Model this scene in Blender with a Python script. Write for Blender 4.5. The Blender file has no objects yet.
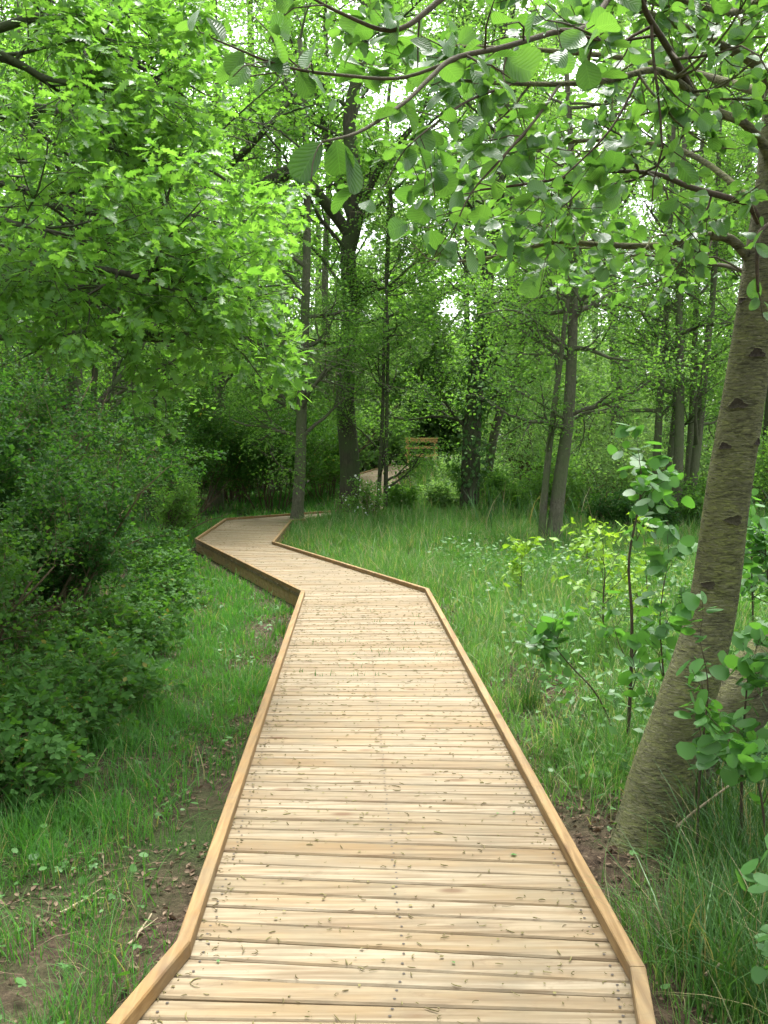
import bpy, math
import numpy as np
from math import radians as R, sin, cos, pi

S = bpy.context.scene
COL = S.collection
rng = np.random.default_rng(7)

# ------------------------------------------------------------------ camera
H, PITCH, F = 1.6, R(3.56), 980.0
CAMP = np.array([0., 0., H])
FW = np.array([0, cos(PITCH), -sin(PITCH)]); UP = np.array([0, sin(PITCH), cos(PITCH)]); RT = np.array([1., 0, 0])

def ray(px, py): return RT * (px - 384) / F + UP * (512 - py) / F + FW
def on(px, py, z=-0.15):
    d = ray(px, py); t = (z - H) / d[2]; return CAMP + d * t
def at(px, py, y):
    d = ray(px, py); return CAMP + d * (y / d[1])
def proj(p):
    q = np.asarray(p) - CAMP
    c = q @ FW
    c = np.where(np.abs(c) < 1e-3, 1e-3, c)
    return 384 + F * (q @ RT) / c, 512 - F * (q @ UP) / c, c

cd = bpy.data.cameras.new('camera'); cam = bpy.data.objects.new('camera', cd); COL.objects.link(cam)
cam.location = (0, 0, H); cam.rotation_euler = (R(90) - PITCH, 0, 0)
cd.sensor_fit = 'VERTICAL'; cd.sensor_height = 36; cd.lens = 36 * F / 1024; cd.clip_end = 600; cd.clip_start = .05
S.camera = cam

# ------------------------------------------------------------------ numeric helpers
def unit(v):
    v = np.asarray(v, float); return v / (np.linalg.norm(v, axis=-1, keepdims=True) + 1e-9)
_tab = np.random.default_rng(3).random((256, 256))
def vnoise(x, y, s=1.0, o=0):
    x = np.asarray(x, float) * s + 37.3 * o + 900; y = np.asarray(y, float) * s + 11.7 * o + 900
    i = np.floor(x).astype(int); j = np.floor(y).astype(int); fx = x - i; fy = y - j
    fx = fx * fx * (3 - 2 * fx); fy = fy * fy * (3 - 2 * fy)
    t = lambda a, b: _tab[a % 256, b % 256]
    return (t(i, j) * (1 - fx) + t(i + 1, j) * fx) * (1 - fy) + (t(i, j + 1) * (1 - fx) + t(i + 1, j + 1) * fx) * fy
def fbm(x, y, s=1.0, o=0): return .5 * vnoise(x, y, s, o) + .3 * vnoise(x, y, 2.1 * s, o + 1) + .2 * vnoise(x, y, 4.3 * s, o + 2)
def sstep(a, b, x):
    t = np.clip((np.asarray(x, float) - a) / (b - a), 0, 1); return t * t * (3 - 2 * t)
def catmull(P, n):
    P = np.asarray(P, float); Q = np.vstack([2 * P[0] - P[1], P, 2 * P[-1] - P[-2]])
    ts = np.linspace(0, len(P) - 1 - 1e-6, n); out = []
    for t in ts:
        i = int(t); f = t - i; a, b, c, d = Q[i], Q[i + 1], Q[i + 2], Q[i + 3]
        out.append(.5 * (2 * b + (c - a) * f + (2 * a - 5 * b + 4 * c - d) * f * f + (3 * b - a - 3 * c + d) * f ** 3))
    return np.array(out)

# ------------------------------------------------------------------ mesh builder
class MB:
    def __init__(s): s.V = []; s.L = []; s.T = []; s.UV = []; s.M = []; s.n = 0
    def add(s, V, loops, totals, uv=None, mi=0):
        V = np.asarray(V, float).reshape(-1, 3); loops = np.asarray(loops, np.int64).ravel()
        s.V.append(V); s.L.append(loops + s.n); s.T.append(np.asarray(totals, np.int64).ravel())
        s.UV.append(np.zeros((len(V), 2)) if uv is None else np.asarray(uv, float).reshape(-1, 2))
        s.M.append(np.full(len(s.T[-1]), mi)); s.n += len(V)
    def box(s, c8, mi=0, uv=None):
        f = np.array([[0, 3, 2, 1], [4, 5, 6, 7], [0, 1, 5, 4], [1, 2, 6, 5], [2, 3, 7, 6], [3, 0, 4, 7]])
        s.add(c8, f, [4] * 6, uv, mi)
    def build(s, name, mats, parent=None, smooth=True):
        me = bpy.data.meshes.new(name)
        V = np.vstack(s.V) if s.V else np.zeros((0, 3)); L = np.concatenate(s.L); T = np.concatenate(s.T)
        o = bpy.data.objects.new(name, me); COL.objects.link(o)
        if parent is not None:
            o.parent = parent; V = V - np.array(parent.location)
        me.vertices.add(len(V)); me.loops.add(len(L)); me.polygons.add(len(T))
        me.vertices.foreach_set('co', V.astype(np.float32).ravel())
        me.loops.foreach_set('vertex_index', L.astype(np.int32))
        st = np.concatenate([[0], np.cumsum(T)[:-1]])
        me.polygons.foreach_set('loop_start', st.astype(np.int32)); me.polygons.foreach_set('loop_total', T.astype(np.int32))
        me.polygons.foreach_set('material_index', np.concatenate(s.M).astype(np.int32))
        me.polygons.foreach_set('use_smooth', np.full(len(T), smooth))
        uvl = me.uv_layers.new(name='uv'); UV = np.vstack(s.UV)
        uvl.data.foreach_set('uv', UV[L].astype(np.float32).ravel())
        for m in (mats if isinstance(mats, (list, tuple)) else [mats]): me.materials.append(m)
        me.update(); me.validate()
        return o

def tubes(mb, paths, sides, mi=0):
    """paths: list of (pts, radii); batched by point count"""
    by = {}
    for p, r in paths: by.setdefault(len(p), []).append((p, r))
    for n, lst in by.items():
        P = np.array([a for a, _ in lst]); Rd = np.array([b for _, b in lst]); m = len(lst)
        Tn = unit(np.gradient(P, axis=1)); mean = unit(P[:, -1] - P[:, 0])
        ref = np.where(np.abs(mean[:, 2:3]) > .75, [[1., 0, 0]], [[0, 0, 1.]])[:, None, :]
        U = unit(np.cross(np.broadcast_to(ref, Tn.shape), Tn)); W = np.cross(Tn, U)
        a = np.arange(sides) * 2 * pi / sides
        ring = P[:, :, None, :] + Rd[:, :, None, None] * (np.cos(a)[None, None, :, None] * U[:, :, None, :] + np.sin(a)[None, None, :, None] * W[:, :, None, :])
        V = ring.reshape(m, n * sides, 3)
        i = np.arange(n - 1)[:, None]; j = np.arange(sides)[None, :]; k = (j + 1) % sides
        q = np.stack([i * sides + j, i * sides + k, (i + 1) * sides + k, (i + 1) * sides + j], -1).reshape(-1)
        cap = (n - 1) * sides + np.arange(sides)
        tmpl = np.concatenate([q, cap]); tot = [4] * ((n - 1) * sides) + [sides]
        loops = (tmpl[None, :] + (np.arange(m) * n * sides)[:, None]).ravel()
        mb.add(V, loops, np.tile(tot, m), None, mi)

def leaves(mb, tm, pos, axis, nrm, size, mi=0, asp=None):
    tv, tl, tt, tuv = tm; N = len(pos)
    if N == 0: return
    a = unit(axis); s = unit(np.cross(a, nrm)); n = np.cross(s, a)
    size = np.broadcast_to(np.asarray(size, float), (N,)); asp = np.ones(N) if asp is None else asp
    V = pos[:, None, :] + size[:, None, None] * (tv[None, :, 0:1] * asp[:, None, None] * s[:, None, :] + tv[None, :, 1:2] * a[:, None, :] + tv[None, :, 2:3] * n[:, None, :])
    loops = (np.asarray(tl)[None, :] + (np.arange(N) * len(tv))[:, None]).ravel()
    mb.add(V, loops, np.tile(tt, N), np.tile(tuv, (N, 1)), mi)

# leaf templates: verts, loops, totals, uv (unit length along y)
def T_diamond(w=.3, fold=.06, droop=-.08):
    v = np.array([[0, 0, 0], [w, .45, fold], [0, 1, droop], [-w, .45, fold], [0, .5, 0]])
    return v, [0, 1, 4, 4, 1, 2, 0, 4, 3, 3, 4, 2], [3, 3, 3, 3], v[:, :2] / [w, 1]
def T_quad(w=.33):
    v = np.array([[0, 0, 0], [w, .5, .05], [0, 1, -.05], [-w, .5, .05]]); return v, [0, 1, 2, 0, 2, 3], [3, 3], v[:, :2] / [w, 1]
def T_strip(prof, fold=.05, droop=-.12, cols=(-1, 0, 1), curl=.0):
    rows = []; uv = []
    for (y, w) in prof:
        for c in cols:
            rows.append([c * w, y, fold * abs(c) + droop * y * y + curl * c * c * w]); uv.append([c, y])
    k = len(cols); L = []; T = []
    for i in range(len(prof) - 1):
        for j in range(k - 1): L += [i * k + j, i * k + j + 1, (i + 1) * k + j + 1, (i + 1) * k + j]; T.append(4)
    return np.array(rows, float), L, T, np.array(uv, float)
ALDER = T_strip([(0, .02), (.08, .13), (.22, .29), (.42, .41), (.62, .45), (.8, .41), (.92, .29), (.985, .13), (.965, .0)], .0, -.16, (-1, -.5, 0, .5, 1), .22)
def AV(fold, droop, curl, w=1.0, twist=0.0):
    t = T_strip([(0, .02), (.08, .13), (.22, .29), (.42, .41), (.62, .45), (.8, .41), (.92, .29), (.985, .13), (.965, .0)], fold, droop, (-1, -.5, 0, .5, 1), curl); v = t[0].copy(); v[:, 2] += twist * v[:, 0] * v[:, 1] + .03 * np.sin(v[:, 1] * 9 + v[:, 0] * 5); v[:, 0] = v[:, 0] * w + .08 * twist * v[:, 1] ** 2; return (v,) + t[1:]
ALDER2 = AV(.14, -.45, -.2, .85, .7); ALDER3 = AV(-.04, .15, .6, 1.0, -.8); ALDER4 = AV(.02, -.7, .15, .78, -.4)
ALDERLO = T_strip([(0, .02), (.2, .28), (.55, .45), (.85, .37), (.98, .05)], .03, -.12)
OAK = T_strip([(0, .02), (.14, .06), (.28, .2), (.34, .08), (.5, .31), (.56, .11), (.74, .33), (.8, .13), (.92, .17), (1.0, .03)], .05, -.14)
DIA = T_diamond(); QUAD = T_quad(); DIAW = T_diamond(.4, .05)
DEAD = T_strip([(0, .03), (.25, .24), (.6, .34), (.85, .2), (1, .03)], .22, -.3)
def T_tri():
    base = T_strip([(0, .02), (.25, .26), (.55, .32), (.8, .2), (1, .0)], .05, -.12)
    V = []; L = []; T = []; U = []; n = 0
    for ang, sc, off in ((0, .62, .38), (68, .55, .34), (-68, .55, .34)):
        c, s = cos(R(ang)), sin(R(ang)); v = base[0] * sc
        x = v[:, 0] * c + v[:, 1] * s; y = -v[:, 0] * s + v[:, 1] * c + off
        V.append(np.stack([x, y, v[:, 2]], 1)); L += [a + n for a in base[1]]; T += base[2]; U.append(base[3]); n += len(v)
    return np.vstack(V), L, T, np.vstack(U)
TRI = T_tri()

# ------------------------------------------------------------------ materials
class N:
    def __init__(s, name):
        s.m = bpy.data.materials.new(name); s.m.use_nodes = True; s.t = s.m.node_tree; s.t.nodes.clear()
        s.out = s.n('ShaderNodeOutputMaterial')
    def n(s, k, **kw):
        o = s.t.nodes.new(k)
        for a, b in kw.items(): setattr(o, a, b)
        return o
    def link(s, a, b): s.t.links.new(a, b)
    def val(s, sock, v):
        if isinstance(v, bpy.types.NodeSocket): s.link(v, sock)
        elif isinstance(v, (tuple, list)) and len(v) == 3 and sock.type == 'RGBA': sock.default_value = (*v, 1)
        else: sock.default_value = v
    def coord(s, which='Object'): return s.n('ShaderNodeTexCoord').outputs[which]
    def mapping(s, vec, scale=(1, 1, 1), loc=(0, 0, 0)):
        o = s.n('ShaderNodeMapping'); s.link(vec, o.inputs[0]); o.inputs['Scale'].default_value = scale; o.inputs['Location'].default_value = loc; return o.outputs[0]
    def noise(s, vec, scale, detail=3, rough=.55, dist=0):
        o = s.n('ShaderNodeTexNoise'); s.link(vec, o.inputs['Vector']); o.inputs['Scale'].default_value = scale
        o.inputs['Detail'].default_value = detail; o.inputs['Roughness'].default_value = rough; o.inputs['Distortion'].default_value = dist; return o.outputs['Fac']
    def ramp(s, f, stops):
        o = s.n('ShaderNodeValToRGB'); s.link(f, o.inputs[0]); e = o.color_ramp.elements
        while len(e) < len(stops): e.new(.5)
        for x, (p, c) in zip(e, stops): x.position = p; x.color = (*c, 1) if len(c) == 3 else c
        return o.outputs[0]
    def mix(s, f, a, b, mode='MIX'):
        o = s.n('ShaderNodeMix', data_type='RGBA', blend_type=mode); s.val(o.inputs[0], f); s.val(o.inputs[6], a); s.val(o.inputs[7], b); return o.outputs[2]
    def math(s, op, a, b=0.0, c=0.0):
        o = s.n('ShaderNodeMath', operation=op); s.val(o.inputs[0], a); s.val(o.inputs[1], b); s.val(o.inputs[2], c); return o.outputs[0]
    def rnd(s): return s.n('ShaderNodeNewGeometry').outputs['Random Per Island']
    def bump(s, h, strength=.3, dist=.01):
        o = s.n('ShaderNodeBump'); s.link(h, o.inputs['Height']); o.inputs['Strength'].default_value = strength; o.inputs['Distance'].default_value = dist; return o.outputs[0]
    def bsdf(s, col, rough=.8, bump=None, spec=.3):
        b = s.n('ShaderNodeBsdfPrincipled'); s.val(b.inputs['Base Color'], col); s.val(b.inputs['Roughness'], rough); b.inputs['Specular IOR Level'].default_value = spec
        if bump is not None: s.link(bump, b.inputs['Normal'])
        return b.outputs[0]
    def done(s, sh): s.link(sh, s.out.inputs[0]); return s.m

def leaf_mat(name, a, b, tr=.4, tint=(1.25, 1.25, .55), rough=.5, spec=.4, veins=False, clump=.0, third=None):
    m = N(name); r = m.rnd(); col = m.mix(r, a, b)
    if third: col = m.mix(m.math('GREATER_THAN', m.math('FRACT', m.math('MULTIPLY', r, 17.3)), third[0]), col, third[1])
    nz = m.noise(m.coord(), 1.3, 2); col = m.mix(m.math('MULTIPLY', nz, .5), col, tuple(x * .6 for x in a))
    bmp = None
    if veins:
        uv = m.n('ShaderNodeUVMap').outputs[0]; sx = m.n('ShaderNodeSeparateXYZ'); m.link(uv, sx.inputs[0])
        au = m.math('ABSOLUTE', sx.outputs[0]); ph = m.math('FRACT', m.math('MULTIPLY', m.math('SUBTRACT', sx.outputs[1], m.math('MULTIPLY', au, .3)), 9.0))
        d = m.math('ABSOLUTE', m.math('SUBTRACT', ph, .5)); v1 = m.math('LESS_THAN', d, .07); v2 = m.math('LESS_THAN', au, .035)
        vein = m.math('MAXIMUM', v1, v2); col = m.mix(m.math('MULTIPLY', vein, .16), col, tuple(min(1, x * 1.7) for x in b))
        bmp = m.bump(m.math('SUBTRACT', d, m.math('MULTIPLY', v2, .3)), .55, .004)
    p = m.bsdf(col, rough, bmp, spec)
    t = m.n('ShaderNodeBsdfTranslucent'); m.link(m.mix(1.0, col, tint, 'MULTIPLY'), t.inputs[0])
    mx = m.n('ShaderNodeMixShader'); mx.inputs[0].default_value = tr; m.link(p, mx.inputs[1]); m.link(t.outputs[0], mx.inputs[2])
    return m.done(mx.outputs[0])

def bark_mat(name, a, b, moss, scale=(9, 9, 2.2), bstr=.6, mossy=.5, lent=False):
    m = N(name); c = m.coord(); n1 = m.noise(m.mapping(c, scale), 3.0, 5, .65, .6); n2 = m.noise(c, 1.7, 3); n3 = m.noise(c, 40, 3)
    col = m.ramp(n1, [(.3, a), (.7, b)]); col = m.mix(m.ramp(n2, [(.5 - mossy * .3, (0, 0, 0)), (.75 - mossy * .25, (1, 1, 1))]), col, moss)
    h = m.math('ADD', n1, m.math('MULTIPLY', n3, .3))
    if lent:
        l = m.noise(m.mapping(c, (26, 26, 120)), 1.0, 4, .7, .5); li = m.ramp(l, [(.46, (0, 0, 0)), (.62, (1, 1, 1))])
        col = m.mix(m.math('MULTIPLY', li, .6), col, (.21, .205, .125))
        dk = m.ramp(m.noise(m.mapping(c, (18, 18, 85), (3, 1, 7)), 1.0, 5, .7, .7), [(.36, (1, 1, 1)), (.48, (0, 0, 0))])
        col = m.mix(m.math('MULTIPLY', dk, .75), col, (.028, .025, .014)); pt = m.ramp(m.noise(c, 5.5, 5, .7, .4), [(.48, (0, 0, 0)), (.66, (1, 1, 1))])
        col = m.mix(m.math('MULTIPLY', pt, .45), col, (.075, .07, .045)); h = m.math('ADD', m.math('MULTIPLY', h, .7), m.math('SUBTRACT', m.math('MULTIPLY', li, .7), m.math('MULTIPLY', dk, .8)))
    return m.done(m.bsdf(col, .9, m.bump(h, bstr, .02), .2))

def wood_mat(name, base, dark, vary=.16, stain=True, along='x'):
    ax_ = (lambda a, b: (a, b, b)) if along == 'x' else (lambda a, b: (b, a, b))
    m = N(name); c = m.coord(); r = m.rnd()
    off = m.n('ShaderNodeCombineXYZ'); m.link(m.math('MULTIPLY', r, 37.0), off.inputs[0]); m.link(m.math('MULTIPLY', r, 91.0), off.inputs[1])
    va = m.n('ShaderNodeVectorMath', operation='ADD'); m.link(c, va.inputs[0]); m.link(off.outputs[0], va.inputs[1]); v = va.outputs[0]
    g = m.noise(m.mapping(v, ax_(1.6, 34)), 1.0, 4, .6, .5); g2 = m.noise(m.mapping(v, ax_(.9, 9)), 1.0, 3, .5, .8)
    col = m.mix(m.ramp(g, [(.42, (0, 0, 0)), (.62, (1, 1, 1))]), base, dark)
    col = m.mix(m.math('MULTIPLY', m.ramp(g2, [(.47, (0, 0, 0)), (.62, (1, 1, 1))]), .65), col, tuple(x * y for x, y in zip(base, (.80, .68, .5))))
    vo = m.n('ShaderNodeTexVoronoi'); m.link(m.mapping(v, ax_(2.3, 5.5)), vo.inputs['Vector']); vo.inputs['Scale'].default_value = 1.0
    kn = m.ramp(vo.outputs['Distance'], [(.07, (1, 1, 1)), (.16, (0, 0, 0))])
    col = m.mix(m.math('MULTIPLY', kn, .75), col, (.10, .05, .02))
    tone = m.ramp(r, [(0, (.74, .63, .47)), (.14, (.92, .86, .75)), (.3, (1.02, 1.0, .97)), (.45, (.80, .69, .52)), (.55, (1.0, .97, .92)), (.75, (1.08, 1.06, 1.04)), (.88, (.80, .74, .62)), (1, (.98, .92, .82))])
    col = m.mix(1.0, col, tone, 'MULTIPLY')
    if stain:
        fine = m.noise(m.mapping(v, ax_(3.5, 90)), 1.0, 3, .6, .4); col = m.mix(m.math('MULTIPLY', m.ramp(fine, [(.48, (0, 0, 0)), (.64, (1, 1, 1))]), .36), col, tuple(x * y for x, y in zip(dark, (.85, .75, .6))))
        st = m.noise(c, 3.5, 4, .65); col = m.mix(m.math('MULTIPLY', m.ramp(st, [(.46, (0, 0, 0)), (.66, (1, 1, 1))]), .42), col, (.13, .112, .068)); sp = m.noise(m.mapping(c, (2.2, 7, 7)), 2.2, 6, .75, 1.2); col = m.mix(m.math('MULTIPLY', m.ramp(sp, [(.56, (0, 0, 0)), (.68, (1, 1, 1))]), .5), col, (.11, .072, .036))
    return m.done(m.bsdf(col, .72, m.bump(g, .25, .004), .3))

M = {}
M['deck'] = wood_mat('deck_pine', (.25, .213, .143), (.135, .10, .056))
m = N('screw_head'); M['screw'] = m.done(m.bsdf((.05, .04, .03), .6, None, .3))
M['kerb'] = wood_mat('kerb_pine', (.245, .165, .07), (.155, .095, .035), stain=True, along='y')
M['joist'] = wood_mat('joist_pine', (.40, .30, .14), (.28, .20, .09), along='y')
M['rail'] = wood_mat('rail_pine', (.66, .43, .19), (.56, .34, .14), stain=False)
M['alder_bark'] = bark_mat('alder_bark', (.065, .062, .03), (.155, .15, .078), (.14, .155, .048), (12, 12, 16), .8, .8, True)
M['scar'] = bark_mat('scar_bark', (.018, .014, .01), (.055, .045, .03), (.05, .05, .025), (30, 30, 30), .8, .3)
M['twig'] = bark_mat('twig_bark', (.03, .022, .014), (.08, .06, .035), (.06, .06, .03), (20, 20, 20), .3, .3)
M['dark_bark'] = bark_mat('oak_bark', (.026, .025, .016), (.085, .082, .052), (.055, .08, .028), (9, 9, 2.0), .9, .35)
M['grey_bark'] = bark_mat('grey_bark', (.045, .043, .028), (.135, .13, .088), (.075, .10, .04), (9, 9, 4), .6, .45)
M['stem'] = bark_mat('shrub_stem', (.05, .035, .02), (.13, .095, .055), (.09, .09, .04), (20, 20, 9), .3, .3)
M['dead'] = bark_mat('dead_wood', (.20, .16, .10), (.42, .34, .22), (.3, .26, .17), (20, 20, 20), .3, .3)
M['alder'] = leaf_mat('alder_leaf', (.055, .145, .036), (.095, .21, .055), .45, (1.9, 1.85, .7), .38, .6, True)
M['shoot'] = leaf_mat('alder_shoot_leaf', (.06, .165, .038), (.095, .235, .055), .42, (1.7, 1.8, .7), .45, .35)
M['oak'] = leaf_mat('oak_leaf', (.083,.205,.038),(.15,.305,.065), .52, (1.85, 1.85, .8), .45, .4)
M['oakfar'] = leaf_mat('oak_leaf_far', (.09, .215, .045), (.15, .30, .065), .56, (1.95, 1.95, .85), .5, .2)  # even leaf green of the farther oak and woodland trees
M['mid'] = leaf_mat('wood_leaf', (.085, .195, .042), (.145, .285, .07), .56, (1.9, 1.9, .85), .5, .2)
M['pale'] = leaf_mat('willow_leaf', (.14, .26, .085), (.215, .35, .13), .54, (1.8, 1.8, 1.0), .55, .25)
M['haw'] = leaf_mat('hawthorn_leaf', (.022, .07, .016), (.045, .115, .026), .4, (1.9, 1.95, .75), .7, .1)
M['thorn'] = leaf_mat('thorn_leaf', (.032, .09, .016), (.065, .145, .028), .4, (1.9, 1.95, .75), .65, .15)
M['bramble'] = leaf_mat('bramble_leaf', (.042, .118, .022), (.075, .178, .036), .4, (1.75, 1.8, .65), .6, .12, False, 0, (.985, (.22, .2, .05)))
M['lime'] = leaf_mat('young_maple_leaf', (.17, .34, .035), (.27, .45, .06), .42, (1.3, 1.25, .5), .5, .35)
M['herb'] = leaf_mat('herb_leaf', (.055, .15, .03), (.09, .22, .045), .33, (1.3, 1.35, .5), .5, .35)
M['grass'] = leaf_mat('grass_blade', (.045, .155, .024), (.09, .24, .042), .4, (1.6, 1.7, .7), .5, .25, False, 0, (.94, (.30, .26, .13)))
M['meadow'] = leaf_mat('meadow_blade', (.065, .175, .034), (.125, .265, .065), .4, (1.5, 1.6, .7), .5, .25, False, 0, (.84, (.32, .30, .17)))
M['sedge'] = leaf_mat('sedge_blade', (.035, .105, .022), (.075, .19, .035), .3, (1.3, 1.3, .5), .45, .4, False, 0, (.88, (.33, .28, .14)))
M['ivy'] = leaf_mat('ivy_leaf', (.045, .12, .028), (.085, .19, .045), .35, (1.7, 1.7, .6), .45, .3)
M['litter'] = leaf_mat('dead_leaf', (.10, .065, .04), (.27, .20, .13), .1, (1, .9, .7), .8, .2)
M['catkin'] = leaf_mat('catkin_bits', (.11, .085, .035), (.22, .205, .075), .05, (1, 1, 1), .8, .2)
M['blossom'] = leaf_mat('may_blossom', (.75, .75, .68), (.85, .85, .8), .2, (1, 1, 1), .6, .2)

m = N('soil'); c = m.coord(); n1 = m.noise(c, .9, 5, .6); n2 = m.noise(c, 22, 7, .75); n3 = m.noise(c, 90, 4)
col = m.ramp(n2, [(.32, (.02, .014, .009)), (.5, (.055, .038, .024)), (.68, (.12, .09, .058))])
col = m.mix(m.ramp(n1, [(.42, (0, 0, 0)), (.62, (1, 1, 1))]), col, m.ramp(n3, [(.35, (.02, .03, .01)), (.7, (.05, .085, .02))]))
M['soil'] = m.done(m.bsdf(col, .95, m.bump(m.math('ADD', n2, m.math('MULTIPLY', n3, .4)), .8, .03), .15))

# ------------------------------------------------------------------ object helpers
def tag(o, label=None, cat=None, group=None, kind=None):
    for k, v in (('label', label), ('category', cat), ('group', group), ('kind', kind)):
        if v: o[k] = v
    return o
def thing(name, loc, label, cat, group=None):
    o = bpy.data.objects.new(name, None); COL.objects.link(o); o.location = tuple(float(x) for x in loc); o.empty_display_size = .2
    return tag(o, label, cat, group)

# ------------------------------------------------------------------ boardwalk plan
KZ = .055
Lp = [(-1.75, -1.8, 0)] + [tuple(on(*p, KZ)) for p in ((112, 1024), (183, 940), (303, 590), (196, 538), (226, 518))] 
Rp = [(-.2, -2.3, 0)] + [tuple(on(*p, KZ)) for p in ((648, 1024), (638, 965), (427, 588), (273, 541), (291, 519.5))]
Lp = [(a, b, 0) for a, b, _ in Lp]; Rp = [(a, b, 0) for a, b, _ in Rp]
Lp[1] = (Lp[1][0], Lp[1][1], 0)
Lp += [(-1.3, 25.6, 0), (-.75, 28.0, .02), (-.95, 36.3, .72), (.3, 40.3, 1.02), (3.6, 40.9, 1.05)]
Rp += [(-.75, 24.3, 0), (.62, 27.2, .02), (.45, 35.2, .66), (1.2, 38.9, 1.0), (3.8, 39.5, 1.05)]
Lp = np.array(Lp); Rp = np.array(Rp)
SEG = list(zip(Lp[:-1], Lp[1:], Rp[:-1], Rp[1:]))
CL = (Lp + Rp) / 2
def deck_dist(x, y):
    """signed-ish distance to the boardwalk centre line and the deck height there"""
    x = np.asarray(x, float); y = np.asarray(y, float); best = np.full(x.shape, 1e9); zz = np.zeros(x.shape)
    for a, b in zip(CL[:-1], CL[1:]):
        d = b[:2] - a[:2]; t = np.clip(((x - a[0]) * d[0] + (y - a[1]) * d[1]) / (d @ d), 0, 1)
        q = np.hypot(x - a[0] - t * d[0], y - a[1] - t * d[1]); k = q < best
        best = np.where(k, q, best); zz = np.where(k, a[2] + t * (b[2] - a[2]), zz)
    return best, zz
def gz(x, y):
    x = np.asarray(x, float); y = np.asarray(y, float)
    z = -.17 + .09 * (fbm(x, y, .5, 5) - .5) + .035 * (fbm(x, y, 2.2, 9) - .5)
    z = z + .95 * sstep(27, 37, y) * np.exp(-((x - 2.2) / 4.5) ** 2) + .25 * sstep(25.5, 29, y) * np.exp(-((x - 3) / 2.2) ** 2)
    z = z + .12 * sstep(19, 22, y) * np.exp(-((x + .4) / 1.6) ** 2) + .5 * sstep(40, 80, y)
    z = z + .07 * np.exp(-((x - 1.28) ** 2 + (y - 4.5) ** 2) / .16)
    z = z + .10 * sstep(2.2, 4, -x) * (1 - sstep(16, 22, y))
    d, dz = deck_dist(x, y)
    return np.where(d < 1.1, np.minimum(z, dz - .12 - .06 * (1 - sstep(.6, 1.1, d))), z)

# ground: one sheet, finer near the camera
ax = np.unique(np.concatenate([np.linspace(-160, -20, 25), np.linspace(-20, -6, 36), np.linspace(-6, 6, 121), np.linspace(6, 20, 36), np.linspace(20, 160, 25)]))
ay = np.unique(np.concatenate([np.linspace(-60, -3, 20), np.linspace(-3, 14, 171), np.linspace(14, 45, 125), np.linspace(45, 260, 50)]))
X, Y = np.meshgrid(ax, ay); Z = gz(X, Y); nx, ny = len(ax), len(ay)
i, j = np.meshgrid(np.arange(ny - 1), np.arange(nx - 1), indexing='ij'); q = np.stack([i * nx + j, i * nx + j + 1, (i + 1) * nx + j + 1, (i + 1) * nx + j], -1)
mb = MB(); mb.add(np.stack([X, Y, Z], -1), q, [4] * ((nx - 1) * (ny - 1)))
tag(mb.build('ground', M['soil']), kind='structure')

# ------------------------------------------------------------------ boardwalk
bw = thing('boardwalk', (0, 3, 0), 'new pale pine boardwalk winding away over the grass between low kerb rails', 'boardwalk')
brg = np.random.default_rng(21); PITCHB = .121
def plank(mb, a0, b0, a1, b1, z0, z1):
    """board between left pts a0->a1 and right pts b0->b1, bevelled top edges"""
    th = .032; e = .006
    d0 = unit(b0 - a0); f = unit((a1 - a0) + (b1 - b0))
    prof = [(0, -th), (0, -e), (e, 0), (None, 0), (None, -e), (None, -th)]
    rows = []
    for s_ in range(2):
        p, q = (a0, a1) if s_ == 0 else (b0, b1)
        for k, (u, dz) in enumerate(prof):
            pt = p + f * (u or 0) if k < 3 else (q - f * (e if k == 3 else 0))
            rows.append([pt[0], pt[1], (pt[2]) + dz + (z0 if s_ == 0 else z1)])
    L = []
    for k in range(5): L += [k, k + 6, k + 7, k + 1]
    mb.add(rows, L + [0, 1, 2, 3, 4, 5, 11, 10, 9, 8, 7, 6], [4] * 5 + [6, 6])
for si, (l0, l1, r0, r1) in enumerate(SEG):
    mb = MB(); length = (np.linalg.norm(l1 - l0) + np.linalg.norm(r1 - r0)) / 2; n = max(2, int(round(length / PITCHB)))
    if si == 1: n = 4
    ts = np.linspace(0, 1, n + 1); ts[1:-1] += brg.normal(0, .05 / n, n - 1); gap = .008 / length
    for k in range(n):
        t0, t1 = ts[k] + gap / 2, ts[k + 1] - gap / 2
        A0, A1, B0, B1 = (l0 + (l1 - l0) * t0, l0 + (l1 - l0) * t1, r0 + (r1 - r0) * t0, r0 + (r1 - r0) * t1)
        w = unit(B0 - A0); ov = .02
        plank(mb, A0 - w * (ov + brg.normal(0, .004)), B0 + w * (ov + brg.normal(0, .004)), A1 - w * ov, B1 + w * ov, brg.normal(0, .0016), brg.normal(0, .0016))
        if si < 5:
            for f in (.045, .5, .955):
                for g in (.25, .75):
                    tt = t0 + (t1 - t0) * g; a_ = l0 + (l1 - l0) * tt; b_ = r0 + (r1 - r0) * tt; c_ = a_ + (b_ - a_) * f + [brg.normal(0, .004), brg.normal(0, .003), .0022]
                    an = np.arange(8) * pi / 4; mb.add(c_ + .005 * np.stack([np.cos(an), np.sin(an), 0 * an], 1), np.arange(8), [8], None, 1)
    mb.build('deck', [M['deck'], M['screw']], bw, smooth=False)
    for s_ in (0.02, .5, .98):       # bearers under the boards and the fascia at the edges
        jb = MB(); a = l0 + (r0 - l0) * s_; b = l1 + (r1 - l1) * s_; d = unit(b - a); w = np.array([d[1], -d[0], 0]) * .024
        zt, zb = np.array([0, 0, -.036]), np.array([0, 0, -.20]); a = a + d * .004; b = b - d * .004
        jb.box([a - w + zb, a + w + zb, b + w + zb, b - w + zb, a - w + zt, a + w + zt, b + w + zt, b - w + zt]); jb.build('joist', M['joist'], bw, smooth=False)
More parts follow.
